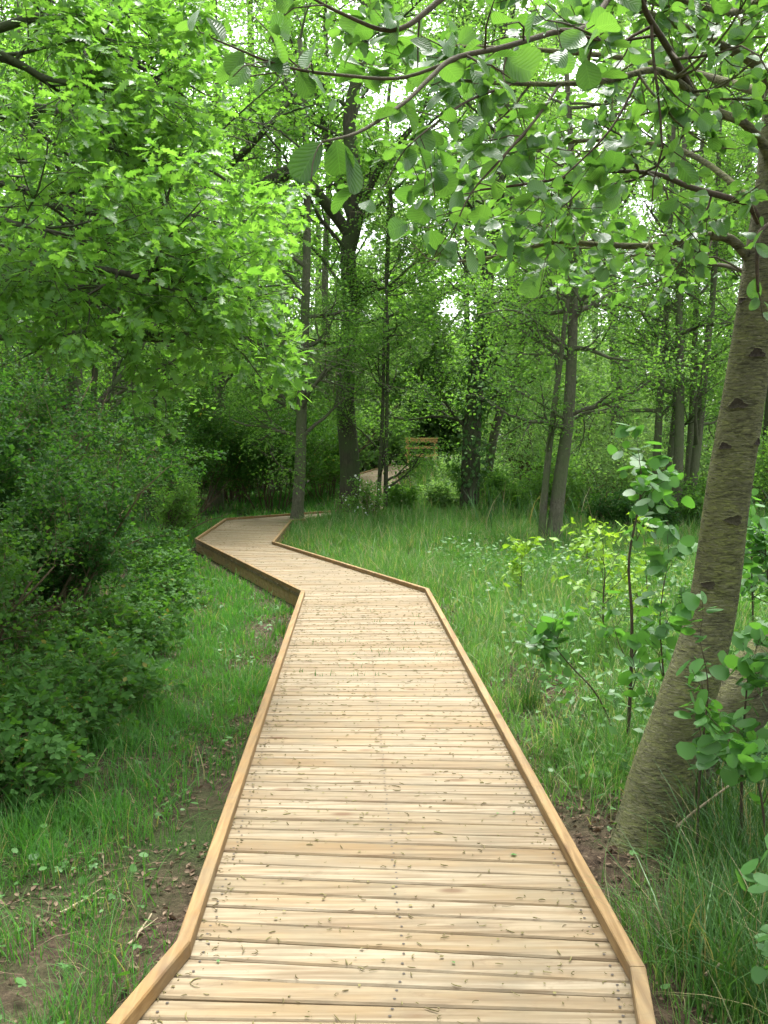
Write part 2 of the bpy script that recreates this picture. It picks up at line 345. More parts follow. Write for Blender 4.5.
def kerb(pts, side):
    w = .023; h0, h1 = .003, .052; n = len(pts); offs = []
    for k in range(n):
        d1 = unit(pts[min(k + 1, n - 1)] - pts[max(k - 1, 0)]) if k in (0, n - 1) else unit(unit(pts[k + 1] - pts[k]) + unit(pts[k] - pts[k - 1]))
        nn = np.array([d1[1], -d1[0], 0]); nn /= np.linalg.norm(nn)
        sc = 1.0 if k in (0, n - 1) else 1 / max(.5, abs(nn @ unit(np.array([(pts[k + 1] - pts[k])[1], -(pts[k + 1] - pts[k])[0], 0]))))
        offs.append(nn * w * sc)
    for k in range(n - 1):
        L = np.linalg.norm(pts[k + 1] - pts[k]); m_ = max(1, int(round(L / 3.6))); ts = np.linspace(0, 1, m_ + 1)
        for t0, t1 in zip(ts[:-1], ts[1:]):
            mb = MB(); d = unit(pts[k + 1] - pts[k]) * .0015
            A, B = pts[k] + (pts[k + 1] - pts[k]) * t0 + d, pts[k] + (pts[k + 1] - pts[k]) * t1 - d
            wa = offs[k] if t0 == 0 else unit(np.array([d[1], -d[0], 0])) * w; wb = offs[k + 1] if t1 == 1 else unit(np.array([d[1], -d[0], 0])) * w
            zz = lambda h: np.array([0, 0, h]); e = .004; jit = brg.normal(0, .0015)
            mbv = []
            for P, o in ((A, wa), (B, wb)):
                ou = unit(o)
                mbv += [P - o + zz(h0), P - o + zz(h1 - e), P - o + ou * e + zz(h1 + jit), P + o - ou * e + zz(h1 + jit), P + o + zz(h1 - e), P + o + zz(h0)]
            Lf = []
            for c_ in range(5): Lf += [c_, c_ + 1, c_ + 7, c_ + 6]
            mb.add(mbv, Lf + [5, 0, 6, 11, 5, 4, 3, 2, 1, 0, 6, 7, 8, 9, 10, 11], [4] * 6 + [6, 6])
            mb.build('kerb_rail', M['kerb'], bw, smooth=False)
# grain runs along the object's x axis: the kerbs share the texture, fine at this width
kerb(Lp[:10], -1); kerb(Rp[:10], 1)
# support posts
pb = MB()
for k in range(2, len(CL)):
    for P in (Lp[k], Rp[k], ):
        w = .045; c8 = [[P[0] + sx * w, P[1] + sy * w, z] for z in (P[2] - .5, P[2] - .206) for sx, sy in ((-1, -1), (1, -1), (1, 1), (-1, 1))]
        mb = MB(); mb.box(c8); mb.build('post', M['joist'], bw, smooth=False)

# far railing on the little bridge
rl = thing('wooden_railing', at(405, 463, 40) * [1, 1, 0] + [0, 0, 1.0], 'low orange-brown wooden rail fence at the far end of the path', 'railing')
px0 = at(408, 450, 40)[0]; dx = 1.05
zg = 1.6 - (463.5 - 451) / 980 * 40
def bx(x0, x1, y0, y1, z0, z1): return [[x, y, z] for z in (z0, z1) for x, y in ((x0, y0), (x1, y0), (x1, y1), (x0, y1))]
for k in range(2):
    mb = MB(); x = px0 + k * 1.1; mb.box(bx(x - .05, x + .05, 39.95, 40.05, zg - .5, zg + 1.0)); mb.build('post', M['rail'], rl, smooth=False)
for zr, hh in ((.33, .055), (.66, .055), (1.02, .03)):
    mb = MB(); mb.box(bx(px0 - .12, px0 + 1.22, 39.905 if hh > .04 else 39.87, 39.945 if hh > .04 else 40.05, zg + zr - hh, zg + zr + hh)); mb.build('rail', M['rail'], rl, smooth=False)
mb = MB(); mb.box(bx(px0 - .1, px0 + 1.2, 39.9, 39.947, zg + .86, zg + .985)); mb.build('rail', M['rail'], rl, smooth=False)

# ------------------------------------------------------------------ tree machinery
class Tree:
    def __init__(s, seed): s.r = np.random.default_rng(seed); s.big = []; s.small = []; s.lp = []; s.ld = []
    def wander(s, p, d, L, n, jit, trop):
        pts = [np.array(p, float)]; d = unit(d)
        for _ in range(n):
            d = unit(d + s.r.normal(0, jit, 3) + [0, 0, trop]); pts.append(pts[-1] + d * L / n)
        return np.array(pts)
    def side(s, d, ang, flat=.45):
        v = s.r.normal(0, 1, 3); v[2] *= flat; v = v - d * (v @ d); v = unit(v); return unit(d * cos(ang) + v * sin(ang))
    def grow(s, p, d, L, r, lev, spec):
        sp = spec[lev]; pts = s.wander(p, d, L, sp.get('n', 5), sp.get('jit', .12), sp.get('trop', 0.0)); rad = np.linspace(r, max(r * .35, .0012), len(pts))
        (s.big if r > .02 else s.small).append((pts, rad)); s.kids(pts, rad, L, lev, spec)
    def kids(s, pts, rad, L, lev, spec):
        sp = spec[lev]
        if sp.get('leaves'):
            n = sp['leaves']; f = s.r.uniform(sp.get('lf0', .1), 1.03, n); k = f * (len(pts) - 1); i0 = np.clip(k.astype(int), 0, len(pts) - 2); q = pts[i0] + (pts[i0 + 1] - pts[i0]) * (k - i0)[:, None]
            t = unit(pts[i0 + 1] - pts[i0]); sd = s.r.normal(0, 1, (n, 3)); s.lp.append(q + s.r.normal(0, sp.get('scat', .03), (n, 3))); s.ld.append(unit(t * .6 + sd * .7))
        if lev + 1 < len(spec):
            c = sp['kids']; f = np.sort(s.r.uniform(sp.get('f0', .15), 1, c)); f[-1] = 1.0
            for ff in f:
                k = ff * (len(pts) - 1); i0 = min(int(k), len(pts) - 2); q = pts[i0] + (pts[i0 + 1] - pts[i0]) * (k - i0); d = unit(pts[i0 + 1] - pts[i0])
                rr = np.interp(k, np.arange(len(pts)), rad); lo, hi = sp.get('ang', (35, 70)); a = R(s.r.uniform(lo, hi)) * (.4 if ff == 1 else 1)
                nd = s.side(d, a, sp.get('flat', .5)); ln = spec[lev + 1]['L'] * s.r.uniform(.65, 1.25) * (1.1 - .45 * ff)
                s.grow(q, nd, ln, min(rr * .62, spec[lev + 1].get('r', 9)), lev + 1, spec)
    def limb(s, pts, r0, r1, lev, spec, n=None):
        P = catmull(pts, n or max(6, 3 * len(pts))); rad = np.linspace(r0, r1, len(P)); s.big.append((P, rad)); s.kids(P, rad, 0, lev, spec); return P, rad
    def wood(s, mb, bs=8, ss=4, mi=0): tubes(mb, s.big, bs, mi) if s.big else None; tubes(mb, s.small, ss, mi) if s.small else None
    def leafdata(s): return np.vstack(s.lp), np.vstack(s.ld)

def put_leaves(mb, tm, pos, dr, size, r, tilt=.55, var=.3, droop=-.15, mi=0, vert=.0):
    n = len(pos); nr = r.normal(0, tilt, (n, 3)) + [0, 0, 1]; dd = dr + [0, 0, droop]; dd[:, 2] *= .6
    if vert: nr += vert * r.normal(0, 1, (n, 3)) * [1, 1, 0]
    leaves(mb, tm, pos, dd, unit(nr), size * r.uniform(1 - var, 1 + var, n), mi, r.uniform(.85, 1.15, n))

TREES = 'trees standing in the wood'
def make_tree(name, label, cat, trunk_pts, r0, r1, seed, spec, bark, leafm, tm, lsize, f0=.35, extra=None, sides=12, filt=None, more=None, group=None):
    P0 = np.array(trunk_pts[0]); t = Tree(seed); th = thing(name, P0, label, cat, group)
    spec = [dict(s_) for s_ in spec]; spec[0]['f0'] = f0
    P, rad = t.limb(trunk_pts, r0, r1, 0, spec, n=4 * len(trunk_pts)); rad[0] *= 1.45; rad[1] *= 1.12; 
    t.big[0] = (P, rad)
    if extra:
        for pts, a, b, lev in extra: t.limb(pts, a, b, lev, spec)
    if more: more(t, th)
    mb = MB(); tubes(mb, t.big[:1], sides); tubes(mb, t.big[1:], 7) if len(t.big) > 1 else None; tubes(mb, t.small, 3)
    mb.build('trunk', bark, th)
    pos, dr = t.leafdata()
    if filt is not None: k = filt(pos); pos, dr = pos[k], dr[k]
    mb = MB(); put_leaves(mb, tm, pos, dr, lsize, t.r); mb.build('crown', leafm, th)
    return th

def spec_tree(n0, L1, n1, L2, n2, L3, nl, scat, **k):
    return [dict(kids=n0, ang=k.get('ang', (45, 85)), flat=k.get('flat', .35)), dict(L=L1, r=.05, n=7, jit=.16, trop=k.get('trop', .05), kids=n1, f0=.2, ang=(30, 65), flat=.5),
            dict(L=L2, n=5, jit=.16, trop=.0, kids=n2, f0=.15, ang=(30, 65), flat=.45, r=.03), dict(L=L3, n=3, jit=.15, trop=-.03, leaves=nl, scat=scat, r=.008)]

def up(px, py, y, dz=0):  return at(px, py, y) + [0, 0, dz]
def base(px, y):
    x = at(px, 500, y)[0]; return np.array([x, y, float(gz(x, y)) - .1])

# central dark oak
Yc = 25.
make_tree('oak_tree', 'dark thick-trunked oak rising in the middle beyond the slim pale trunk at the bend', 'tree',
    [base(347, Yc), at(350, 470, Yc), at(345, 390, Yc), at(351, 310, Yc), at(348, 250, Yc), at(358, 195, Yc), at(349, 120, Yc), at(364, 40, Yc), at(356, -60, Yc)], .27, .12, 11,
    spec_tree(20, 4.2, 7, 1.5, 6, .8, 19, .13), M['dark_bark'], M['oakfar'], DIA, .13, .3,
    [([at(350, 235, Yc), at(325, 203, Yc - .5), at(296, 170, Yc - 1.2), at(275, 176, Yc - 1.8), at(245, 188, Yc - 2.2), at(205, 180, Yc - 2.6)], .16, .05, 1),
     ([at(296, 170, Yc - 1.2), at(255, 190, Yc - 1.6), at(215, 183, Yc - 2), at(240, 155, Yc - 2.4), at(250, 145, Yc - 2.6), at(240, 128, Yc - 2.8), at(210, 97, Yc - 3)], .13, .05, 1),
     ([at(250, 145, Yc - 2.6), at(272, 122, Yc - 3), at(300, 90, Yc - 3)], .09, .03, 1),
     ([at(352, 215, Yc), at(335, 170, Yc + .3), at(322, 120, Yc + .8), at(310, 60, Yc + 1)], .15, .05, 1),
     ([at(351, 250, Yc), at(365, 200, Yc - .5), at(385, 160, Yc - 1), at(420, 120, Yc - 1.3)], .14, .04, 1)])
# slim pale trunk at the bend
make_tree('birch_tree', 'slim pale grey trunk standing right at the inside of the far boardwalk bend', 'tree',
    [base(296, 23.3), at(300, 470, 23.3), at(302, 400, 23.3), at(305, 320, 23.3), at(307, 240, 23.3), at(306, 150, 23.3), at(300, 40, 23.3)], .15, .06, 12,
    spec_tree(20, 1.9, 5, 1.0, 5, .6, 24, .14), M['grey_bark'], M['mid'], DIA, .08, .15)
# twin thin trunks
for k, (xb, xm, xt, lab) in enumerate(((377, 383, 388, 'left of two thin dark stems between the thick oak and the far ramp'), (385, 387, 386, 'right of two thin dark stems, just in front of the far pale ramp'))):
    make_tree('sapling_tree', lab, 'tree', [base(xb, 24.2 + .4 * k), at((xb + xm) / 2, 470, 24.2), at(xm, 400, 24.2), at(xm + 1, 340, 24.2), at(xt, 270, 24.2), at(xt + 4, 190, 24.2)], .058, .022, 14 + k,
        spec_tree(16, 1.6, 5, .8, 5, .5, 19, .12), M['dark_bark'], M['mid'], DIA, .075, .12)
# ivy clad tree
def ivy_part(t, th):
    P, rad = t.big[0]; n = 1700; k = 17.5 * t.r.uniform(0, 1, n) ** 1.3; i0 = k.astype(int); q = P[i0] + (P[i0 + 1] - P[i0]) * (k - i0)[:, None]
    a = t.r.uniform(0, 2 * pi, n); w = np.clip(t.r.normal(.32, .1, n), .24, .7) * (1 + .5 * np.sin(k * 1.3 + 2)) ; off = np.stack([np.cos(a), np.sin(a), np.zeros(n)], 1)
    pos = q + off * w[:, None]; mb = MB(); leaves(mb, DIAW, pos, off * .4 + [0, 0, -.5] + t.r.normal(0, .3, (n, 3)), unit(off + t.r.normal(0, .5, (n, 3))), t.r.uniform(.09, .16, n)); mb.build('ivy', M['ivy'], th)
Yi = 25.5
make_tree('ivy_clad_tree', 'thick trunk hung with ivy to the right of the far railing', 'tree',
    [base(470, Yi), at(471, 460, Yi), at(474, 400, Yi), at(481, 340, Yi), at(487, 280, Yi), at(497, 200, Yi), at(505, 90, Yi), at(500, -40, Yi)], .27, .1, 17,
    spec_tree(19, 2.8, 6, 1.3, 6, .7, 22, .14), M['dark_bark'], M['mid'], DIA, .09, .2, more=ivy_part)
make_tree('leaning_tree', 'slanting brown stem leaning right just behind the ivy-hung trunk', 'tree',
    [base(482, 27), at(495, 430, 27), at(512, 380, 27), at(528, 320, 27), at(540, 250, 27), at(548, 150, 27)], .13, .05, 18,
    spec_tree(12, 2.2, 5, 1.0, 5, .6, 16, .13), M['grey_bark'], M['mid'], DIA, .11, .2)
# forked pair on the right
Yp = 18.4
make_tree('twin_stem_tree', 'tree of two slim grey stems rising from the meadow edge, crossed by thin branches', 'tree',
    [base(553, Yp), at(560, 480, Yp), at(568, 420, Yp), at(572, 350, Yp), at(574, 280, Yp), at(573, 190, Yp), at(566, 60, Yp)], .145, .045, 19,
    spec_tree(22, 2.0, 6, 1.0, 6, .6, 22, .13, ang=(60, 100)), M['grey_bark'], M['mid'], DIA, .07, .28,
    [([base(541, Yp), at(546, 480, Yp), at(554, 410, Yp), at(562, 350, Yp - .1), at(568, 300, Yp - .2), at(585, 230, Yp)], .075, .03, 1),
     ([at(570, 350, Yp), at(540, 325, Yp - .4), at(512, 310, Yp - .8), at(480, 315, Yp - 1)], .035, .01, 1), ([at(566, 420, Yp), at(535, 400, Yp - .5), at(505, 385, Yp - .9)], .03, .01, 1),
     ([at(574, 300, Yp), at(545, 285, Yp), at(518, 265, Yp - .5)], .035, .01, 1)])
# stand of slim trunks at the right
stand = [(652, 660, 668, 21.5, .10, 'farthest left slim trunk of the stand behind the speckled leaning alder'), (661, 676, 682, 22.4, .08, 'thin stem bending right, second in the stand left of the leaning alder'),
         (676, 680, 679, 21.2, .125, 'stoutest dark trunk in the middle of the slim stand left of the leaning alder'), (684, 693, 697, 23, .10, 'straight grey trunk right behind the stoutest one of the slim stand'),
         (687, 702, 714, 21.6, .11, 'right-leaning slim trunk closest to the speckled alder')]
for k, (xb, xm, xt, y, r, lab) in enumerate(stand):
    make_tree('slim_tree', lab, 'tree', [base(xb, y), at((xb + xm) / 2, 470, y), at(xm, 400, y), at((xm + xt) / 2, 340, y), at(xt, 280, y), at(xt + 4, 180, y), at(xt + 8, 40, y)], r, .04, 30 + k,
        spec_tree(13, 1.7, 5, 1.0, 5, .6, 20, .14), M['grey_bark'], M['mid'], DIA, .075, .22, group='stand of slim trunks at the right')
# trunks behind the left oak boughs
for k, (xb, xt, y, r, lab) in enumerate(((78, 74, 16, .15, 'dark trunk at far left seen under the bright oak boughs'), (92, 97, 17.5, .06, 'thin dark stem next to the dark trunk at far left'),
                                          (113, 112, 19, .10, 'short pale trunk glimpsed right of the thin stem at far left'), (150, 160, 26, .13, 'grey trunk above the dark bushes left of the bend'),
                                          (768, 775, 27, .16, 'dark trunk half hidden beyond the leaning alder at the right edge'), (-60, -80, 19, .2, 'broad tree at the left edge behind the oak boughs'))):
    make_tree('woodland_tree', lab, 'tree', [base(xb, y), at(xb, 440, y), at((xb + xt) / 2, 380, y), at(xt, 300, y), at(xt, 200, y), at(xt + 6, 60, y)], r, .05, 40 + k,
        spec_tree(14, 2.6, 6, 1.2, 6, .7, 14, .14), M['dark_bark'] if k != 2 else M['grey_bark'], M['oakfar'], DIA, .11, .2)
# taller second-row trees filling the canopy
second = [(215, 30, 'M', 'leafy tree standing behind the dark thicket, left of the slim pale trunk'), (20, 27, 'O', 'leafy tree in the second row at the far left, behind the dark trunk'),
          (612, 31, 'P', 'pale tree between the two-stemmed tree and the slim stand'), (745, 32, 'M', 'leafy tree behind the right-leaning slim trunk'), (850, 24, 'M', 'green tree beyond the right edge whose boughs reach into view'),
          (100, 33, 'M', 'tall leafy tree behind the grey trunk left of the bend'), (535, 38, 'P', 'pale tree seen behind the slanting brown stem'), (275, 38, 'M', 'leafy tree directly behind the slim pale trunk')]
for k, (xb, y, lab) in enumerate(((325, 37, 'high-crowned tree filling the sky behind the fork of the thick oak'), (466, 47, 'high-crowned tree filling the sky above the far railing'), (512, 42, 'high-crowned tree filling the sky right of the ivy-hung trunk'),
                               (665, 37, 'high-crowned tree filling the sky above the slim stand'))):
    make_tree('woodland_tree', lab, 'tree', [base(xb, y), at(xb + 4, 400, y), at(xb, 280, y), at(xb + 5, 150, y), at(xb, 20, y), at(xb, -90, y)], .17, .06, 80 + k,
        spec_tree(22, 3.4, 6, 1.6, 6, .9, 14, .2), M['grey_bark'], M['pale'], DIA, .16, .5)
for k, (xb, y, kind, lab) in enumerate(second):
    lm = {'M': M['mid'], 'O': M['oakfar'], 'P': M['pale']}[kind]
    make_tree('woodland_tree', lab, 'tree', [base(xb, y), at(xb + 5, 400, y), at(xb, 300, y), at(xb + 4, 180, y), at(xb, 60, y), at(xb, -60, y)], .2, .06, 60 + k,
        spec_tree(19, 3.0, 6, 1.4, 6, .8, 13, .18), M['grey_bark'], lm, DIA, .15, .2)

# ------------------------------------------------------------------ left oak with bright boughs over the view
So = [dict(kids=11, f0=.2, ang=(35, 80), flat=.22), dict(L=1.1, n=6, jit=.12, trop=.0, kids=6, f0=.2, ang=(30, 70), flat=.16, r=.016),
      dict(L=.5, n=4, jit=.16, trop=-.02, kids=4, f0=.3, ang=(30, 60), flat=.3, r=.006), dict(L=.2, n=3, jit=.1, trop=-.03, leaves=8, lf0=.55, scat=.03, r=.003)]
t = Tree(101); Yo = 7.4
ox, oy = -5.0, 8.6; oz = float(gz(ox, oy))
okt = thing('oak_tree', (ox, oy, oz), 'oak at the left whose bright lobed-leaf boughs hang over the thicket', 'tree')
TP = catmull([(ox, oy, oz - .1), (ox + .05, oy, 1.2), (ox - .05, oy - .05, 3), (ox + .1, oy, 5), (ox, oy, 7.5)], 16); tr_ = np.linspace(.3, .12, 16); tr_[0] = .42; t.big.append((TP, tr_))
boughs = [([(ox, oy, 2.4), at(-40, 338, 8), at(95, 334, 7.4), at(160, 336, 7.2), at(220, 330, 7.1), at(262, 345, 7.0)], .05),
          ([(ox, oy, 3.0), at(-30, 185, 8), at(60, 207, 7.5), at(125, 215, 7.4), at(190, 215, 7.4), at(250, 232, 7.4)], .05),
          ([(ox, oy, 3.6), at(0, 110, 7.6), at(100, 135, 7.4), at(200, 165, 7.6), at(245, 195, 7.8)], .05),
          ([(ox, oy, 4.4), at(20, 20, 7.6), at(110, 50, 7.4), at(190, 100, 7.6)], .05),
          ([(ox, oy, 2.8), at(20, 275, 7.0), at(105, 270, 6.6), at(175, 290, 6.5), at(225, 305, 6.5)], .04),
          ([(ox, oy, 2.5), at(-20, 300, 7.2), at(40, 290, 6.6), at(90, 285, 6.3)], .035),
          ([(ox, oy, 4.9), at(-40, -30, 7.6), at(60, -40, 7), at(140, -20, 7)], .05),
          ([(ox, oy, 3.2), at(-40, 220, 6.6), at(20, 225, 6.2), at(70, 235, 6.0)], .035),
          ([(ox, oy, 3.9), at(-40, 60, 6.8), at(50, 80, 6.6), at(120, 90, 6.6)], .04),
          ([(ox, oy, 3.4), at(0, 160, 8.6), at(120, 170, 8.8), at(220, 190, 9)], .045),
          ([at(95, 334, 7.4), at(125, 358, 7.2), at(150, 378, 7.1), at(166, 402, 7.1)], .012)]
for pts, r in boughs: t.limb(pts, r, .006, 0 if len(pts) > 4 or r > .02 else 1, So)
mb = MB(); tubes(mb, t.big[:1], 14); tubes(mb, t.big[1:], 7); tubes(mb, t.small, 4); mb.build('trunk', M['dark_bark'], okt)
pos, dr = t.leafdata(); px, py, pc = proj(pos)
lim = np.interp(px, [-400, 0, 95, 120, 140, 160, 185, 210, 290, 308, 316], [430, 345, 360, 330, 420, 425, 410, 385, 395, 360, 0])
k = (pc > 3.5) & (py < lim + 10 + 45 * (vnoise(px, py * 0, .035, 3) - .5)) & ~((px > 225) & (py < 185)) & (px < 262 + 75 * vnoise(py, py * 0, .03, 6) + 14 * t.r.normal(0, 1, len(px))); pos, dr = pos[k], dr[k]
mb = MB(); put_leaves(mb, OAK, pos, dr, .078, t.r, .55, .4, -.25); mb.build('crown', M['oak'], okt); print('oak leaves', len(pos))

# ------------------------------------------------------------------ foreground alder
al = thing('alder_tree', on(645, 845, -.17), 'speckled olive-barked alder leaning right beside the boardwalk, its leafy boughs overhead', 'tree')
def Q(px, py, y): return at(px, py, y)
Ya = 4.42
tp = catmull([Q(622, 935, 4.24), Q(646, 858, 4.30), Q(655, 815, 4.33), Q(664, 770, 4.36), Q(686, 700, 4.42), Q(712, 610, 4.5), Q(727, 500, 4.5), Q(743, 400, 4.5), Q(758, 300, 4.5), Q(772, 200, 4.5), Q(784, 80, 4.5), Q(800, -60, 4.5), Q(815, -200, 4.5)], 80)
trr = np.interp(np.linspace(0, 12, 80), range(13), [.27, .20, .165, .140, .124, .107, .1, .094, .088, .082, .075, .06, .05])
def trunk_mesh(P, rad, seed, sides=40, flare=True):
    T = unit(np.gradient(P, axis=0)); U = unit(np.cross(np.array([[0, 1., 0]]), T)); W = np.cross(T, U); a = np.arange(sides) * 2 * pi / sides; n = len(P); zz = np.arange(n)[:, None] * .12
    rr = rad[:, None] * (1 + .10 * (fbm(np.cos(a)[None] * 1.3 + zz * .5, np.sin(a)[None] * 1.3 + zz * .7 + seed, 1.2, seed) - .5) + .04 * (vnoise(np.cos(a)[None] * 4 + zz * 3, np.sin(a)[None] * 4 + zz * 5, 1.5, seed + 3) - .5))
    if flare: rr = rr * (1 + np.exp(-np.arange(n)[:, None] / 7.0) * (.22 * np.cos(3 * a + .6)[None] + .12 * np.cos(5 * a + 2)[None]))
    V = P[:, None] + rr[:, :, None] * (np.cos(a)[None, :, None] * U[:, None] + np.sin(a)[None, :, None] * W[:, None])
    i = np.arange(n - 1)[:, None]; j = np.arange(sides)[None]; k = (j + 1) % sides
    mb = MB(); mb.add(V, np.stack([i * sides + j, i * sides + k, (i + 1) * sides + k, (i + 1) * sides + j], -1), [4] * ((n - 1) * sides)); return mb
tmb = trunk_mesh(tp, trr, 2); tmb.build('trunk', M['alder_bark'], al)
from mathutils.bvhtree import BVHTree
BV = BVHTree.FromPolygons([tuple(v) for v in np.vstack(tmb.V)], np.concatenate(tmb.L).reshape(-1, 4).tolist())
sp2 = catmull([Q(672, 832, 4.6), Q(690, 785, 4.62), Q(720, 725, 4.7), Q(755, 682, 4.75), Q(800, 632, 4.8), Q(850, 560, 4.8), Q(890, 450, 4.8), Q(910, 300, 4.8), Q(930, 100, 4.8)], 50)
trunk_mesh(sp2, np.interp(np.linspace(0, 8, 50), range(9), [.2, .175, .16, .155, .15, .14, .12, .1, .07]), 6).build('trunk', M['alder_bark'], al)
def scar(px, py, s=1.0):
    # lumpy lip with a dark hollow on the camera side of the trunk
    hit = BV.ray_cast(tuple(CAMP), tuple(unit(ray(px, py))))
    if hit[0] is None: return
    ctr = np.array(hit[0]); nn = np.array(hit[1]); nn = nn if nn @ (CAMP - ctr) > 0 else -nn; nn = unit(nn * [1, 1, .2])
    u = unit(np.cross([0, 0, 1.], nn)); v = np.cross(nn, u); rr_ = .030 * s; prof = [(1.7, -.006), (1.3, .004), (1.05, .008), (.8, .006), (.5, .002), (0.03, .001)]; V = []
    for pr, h in prof:
        for a in np.arange(20) * 2 * pi / 20:
            f = 1 + .22 * sin(3 * a + px) + .1 * sin(7 * a + py); cu = (cos(a) * pr * 1.1 * f) * rr_; cv = (sin(a) * pr * .62 * f - .06 * abs(cos(a)) * pr) * rr_; q = ctr + u * cu + v * cv
            hh = BV.ray_cast(tuple(q + nn * .08), tuple(-nn), .2); q = np.array(hh[0]) if hh[0] is not None else q
            V.append(q + nn * h * s)
    L = []
    for q_ in range(5):
        for j_ in range(20): L += [q_ * 20 + j_, q_ * 20 + (j_ + 1) % 20, (q_ + 1) * 20 + (j_ + 1) % 20, (q_ + 1) * 20 + j_]
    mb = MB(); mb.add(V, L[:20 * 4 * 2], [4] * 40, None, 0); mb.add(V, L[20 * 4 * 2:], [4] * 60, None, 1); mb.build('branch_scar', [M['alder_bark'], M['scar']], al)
for a in ((757, 353, 1.0), (738, 404, 1.1), (725, 446, .8), (757, 442, .8), (734, 520, 1.1), (709, 585, .9), (692, 600, .7), (742, 300, .6)): scar(*a)

Sa = [dict(kids=9, f0=.18, ang=(30, 70), flat=.7), dict(L=.55, n=6, jit=.2, trop=.03, kids=5, f0=.2, ang=(30, 65), flat=.7, r=.006, leaves=4), dict(L=.22, n=4, jit=.18, trop=.02, leaves=6, scat=.012, r=.003)]
Sn = [dict(kids=6, f0=.25, ang=(30, 65), flat=.7, leaves=4, scat=.012), dict(L=.2, n=5, jit=.18, trop=.0, leaves=3, scat=.01, r=.003)]
def alder_branch(pts, r0, r1, spec, seed, kids=None, minY=1.5):
    t = Tree(seed); sp = [dict(s_) for s_ in spec]
    if kids: sp[0]['kids'] = kids
    t.limb(pts, r0, r1, 0, sp, n=4 * len(pts)); mb = MB(); tubes(mb, t.big, 10); tubes(mb, t.small, 5); mb.build('branch', M['alder_bark'] if r0 > .018 else M['twig'], al); return t
AB = []
bl = [([Q(752, 262, 4.5), Q(728, 238, 4.45), Q(690, 238, 4.4), Q(655, 246, 4.4), Q(600, 245, 4.35), Q(555, 242, 4.3), Q(505, 255, 4.2), Q(455, 262, 4.1)], .024, .005, Sa, 9),
      ([Q(765, 235, 4.5), Q(750, 206, 4.4), Q(728, 198, 4.35), Q(690, 187, 4.2), Q(663, 176, 4.1), Q(639, 172, 4.0), Q(592, 172, 3.9), Q(540, 182, 3.8), Q(480, 190, 3.7)], .017, .004, Sa, 11),
      ([Q(776, 190, 4.5), Q(766, 150, 4.4), Q(744, 123, 4.25), Q(722, 114, 4.1), Q(701, 100, 3.9), Q(685, 87, 3.7), Q(655, 70, 3.5), Q(610, 80, 3.3), Q(560, 84, 3.1), Q(500, 83, 2.9), Q(455, 80, 2.8)], .024, .004, Sa, 12),
      ([Q(690, 90, 3.75), Q(676, 62, 3.6), Q(663, 40, 3.4), Q(648, 16, 3.2), Q(632, -20, 3.0), Q(600, -60, 2.8), Q(540, -70, 2.6)], .015, .004, Sa, 8),
      ([Q(792, 150, 4.5), Q(768, 81, 4.5), Q(750, 60, 4.4), Q(728, 49, 4.3), Q(690, 30, 4.2), Q(641, 11, 4.1), Q(580, -10, 4.0), Q(500, -30, 3.9)], .03, .008, Sa, 10),
      ([Q(795, 60, 4.5), Q(768, 2, 4.2), Q(739, 11, 4.0), Q(722, 12, 3.9), Q(682, 0, 3.8), Q(620, -25, 3.6), Q(540, -60, 3.4)], .02, .006, Sa, 8),
      ([Q(790, 210, 4.3), Q(768, 225, 4.2), Q(759, 235, 4.15), Q(757, 262, 4.1), Q(758, 292, 4.1)], .012, .006, Sn, 2),
      ([Q(780, 240, 4.5), Q(740, 190, 4.8), Q(680, 150, 5.2), Q(600, 140, 5.6), Q(520, 150, 5.9), Q(440, 165, 6.0)], .02, .004, Sa, 11),
      ([Q(785, 100, 4.5), Q(720, 80, 5.0), Q(640, 60, 5.4), Q(540, 50, 5.6), Q(440, 45, 5.6), Q(370, 40, 5.4)], .024, .005, Sa, 13),
      ([Q(770, 290, 4.6), Q(735, 268, 5.0), Q(690, 262, 5.5), Q(640, 255, 6.0), Q(590, 262, 6.3)], .014, .004, Sa, 9),
      ([Q(640, -60, 3.2), Q(594, 20, 2.6), Q(554, 32, 2.45), Q(504, 47, 2.3), Q(455, 58, 2.15), Q(430, 78, 2.05), Q(405, 102, 1.95), Q(361, 131, 1.8), Q(322, 142, 1.7)], .009, .0022, Sn, 7),
      ([Q(520, -70, 2.6), Q(440, 0, 2.4), Q(395, 30, 2.3), Q(345, 15, 2.25), Q(280, -20, 2.2)], .009, .0022, Sn, 7),
      ([Q(455, 60, 2.15), Q(400, 78, 2.1), Q(340, 75, 2.0), Q(300, 70, 1.95), Q(270, 62, 1.9), Q(240, 50, 1.85), Q(212, 38, 1.8)], .004, .0016, Sn, 6),
      ([Q(510, 85, 2.9), Q(470, 100, 2.75), Q(440, 120, 2.6), Q(405, 150, 2.5), Q(385, 185, 2.45)], .004, .0016, Sn, 6),
      ([Q(560, 84, 3.1), Q(535, 120, 2.9), Q(500, 160, 2.75), Q(470, 195, 2.7), Q(450, 240, 2.65)], .005, .0016, Sn, 7),
      ([Q(560, 30, 2.45), Q(600, 40, 2.4), Q(570, 25, 2.2), Q(545, 20, 2.05)], .004, .0015, Sn, 5),
      ([Q(640, 75, 3.5), Q(610, 130, 3.4), Q(560, 180, 3.3), Q(520, 215, 3.3)], .005, .0016, Sa, 7)]
for q_, (pts, r0, r1, sp, kd) in enumerate(bl): AB.append(alder_branch(pts, r0, r1, sp, 200 + q_, kd))
pos = np.vstack([t.leafdata()[0] for t in AB]); dr = np.vstack([t.leafdata()[1] for t in AB]); px, py, pc = proj(pos)
lim = np.interp(px, [150, 200, 280, 300, 360, 420, 480, 560, 640, 740, 800], [50, 75, 120, 150, 190, 250, 270, 290, 310, 300, 400])
